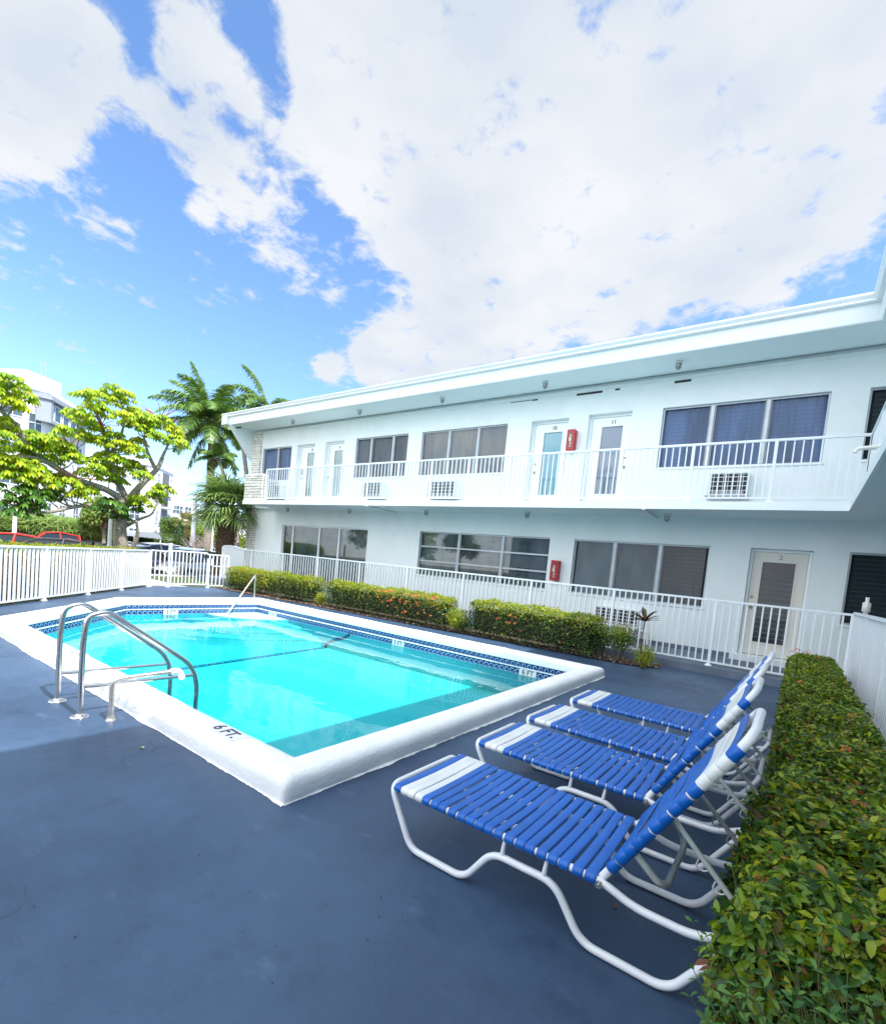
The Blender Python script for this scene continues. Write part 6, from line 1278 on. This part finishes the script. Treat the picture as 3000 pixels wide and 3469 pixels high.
for z in (.6, 2.9, 5.2, 7.5):
    a, b = Vector(B2) + d * .40, Vector(B2) + d * .78; q = dn * .03
    m = MB(); m.quad((a.x + q.x, a.y + q.y, z + .1), (b.x + q.x, b.y + q.y, z + .1), (b.x + q.x, b.y + q.y, z + 2.1), (a.x + q.x, a.y + q.y, z + 2.1)); o_ = loose(m.build('balcony_shade_panel', M('balcony_shade', (.16, .17, .18), .8)), b2)  # dark sheet on the wall; the recess shade is in its colour
    m = MB(); q2 = dn * .85; m.prism([tuple(a), tuple(b), tuple(b + q2), tuple(a + q2)], z - .05, z + .1); m.prism([tuple(a + q2 * .94), tuple(b + q2 * .94), tuple(b + q2), tuple(a + q2)], z + .1, z + .95); o = m.build('balcony', far_white); o.parent = o_
wins(b2, B2, B3, (1.6, 3.9, 6.2, 8.5), (.16, .90), .8, 1.4); wins(b2, B1, B2, (1.6, 3.9, 6.2, 8.5), (.55, .75), 1., 1.2)
b3 = empty('low_building', (-82, 38, -.4), 'white three storey building beyond the cypress', 'building', 'apartment buildings beyond the parking lot')
block(b3, [(-82.5, 35.5), (-80.8, 41.5), (-88, 44), (-90, 36)], -.4, 7.3, far_white); wins(b3, (-82.5, 35.5), (-80.8, 41.5), (6.1, 3.8, 1.5), (.36, .52, .72, .9), 1.0, 1.3)
b4 = empty('carport_building', (-75, 42, -.4), 'white building on brown legs with parking beneath, beyond the bare shrub', 'building', 'apartment buildings beyond the parking lot')
block(b4, [(-75.6, 38.6), (-71.5, 46.5), (-78, 50), (-82, 42)], 1.3, 5.7, far_white); block(b4, [(-76.2, 39.5), (-72.3, 46.8), (-78, 49), (-81, 43)], -.4, 1.3, M('tan_undercroft', (.38, .27, .18), .9), 'undercroft')
wins(b4, (-75.6, 38.6), (-71.5, 46.5), (4.4, 2.5), (.1, .3, .5, .7, .9), 1.0, 1.1)
t = empty('awning', (-38.4, 15.6, -.4), 'grey rounded canopy awning in front of the balconied building', 'awning'); m = MB()
pr = [(-.9, 1.75), (-.75, 2.0), (-.4, 2.15), (.4, 2.15), (.75, 2.0), (.9, 1.75)]
for (a, z), (b, z2) in zip(pr, pr[1:]): m.quad((-2.0, a, z), (1.2, a, z), (1.2, b, z2), (-2.0, b, z2))
m.poly([(1.2, a, z) for a, z in pr]); m.build('canopy', M('grey_canvas', (.28, .30, .33), .8), t); m = MB()
for a in (-.85, .85): m.tube([(1.1, a, 0), (1.1, a, 1.8)], .04, 6)
m.build('pole', far_white, t)
def post(name, x, y, z0, z1, r, lab, cat, arm=False):
    t = empty(name, (x, y, z0), lab, cat); m = MB(); m.tube([(0, 0, 0), (0, 0, z1 - z0)], [r, r * .8], 10); m.build('pole', far_white, t)
    if arm:
        m = MB(); m.obox((-.1, -.05, z1 - z0), (.5, .25, z1 - z0 + .08), .25, .12); m.build('lamp_head', far_grey, t)
post('street_lamp', -35.75, 17.98, -.4, 4.4, .16, 'white street lamp pole beyond the gate', 'street lamp', True)
post('utility_post', -18.9, 6.72, -.4, 2.0, .07, 'thick white post just left of the umbrella tree trunk', 'post')
post('utility_post', -26.3, 5.9, -.4, 1.75, .09, 'short white post above the red sedan', 'post')
post('utility_post', -24.0, 13.05, -.4, 3.3, .05, 'thin white pole left of the fan palm trunk', 'post')

# neighbouring house and trees behind the camera (seen only in window reflections)
nb = empty('neighbour_house', (-8, -26, -.4), 'white neighbouring house facing the pool from behind the camera', 'building')
block(nb, [(-26, -34), (-26, -24), (-2, -24), (-2, -34)], -.4, 6.0, far_white); m = MB(); m.prism([(-27, -35), (-27, -23.3), (-1, -23.3), (-1, -35)], 6.0, 6.25); loose(m.build('roof', shingle), nb)
wins(nb, (-2, -24), (-26, -24), (1.4, 4.3), (.08, .25, .42, .6, .78, .93), 1.6, 1.3)
for i, (x, y, h) in enumerate(((-30, -20, 6), (2, -19, 5.5), (-12, -20, 4.2), (8, -22, 7), (-38, -14, 6.5))):
    tree(['broad tree at the far left corner of the neighbouring house', 'rounded tree at the right corner of the neighbouring house', 'small tree before the middle of the neighbouring house', 'tall tree right of the neighbouring house', 'tall tree well left of the neighbouring house'][i], (x, y, -.4), h, h * .36, 2600, .32, g_tree, 60 + i, tr=.16, group='trees behind the camera')
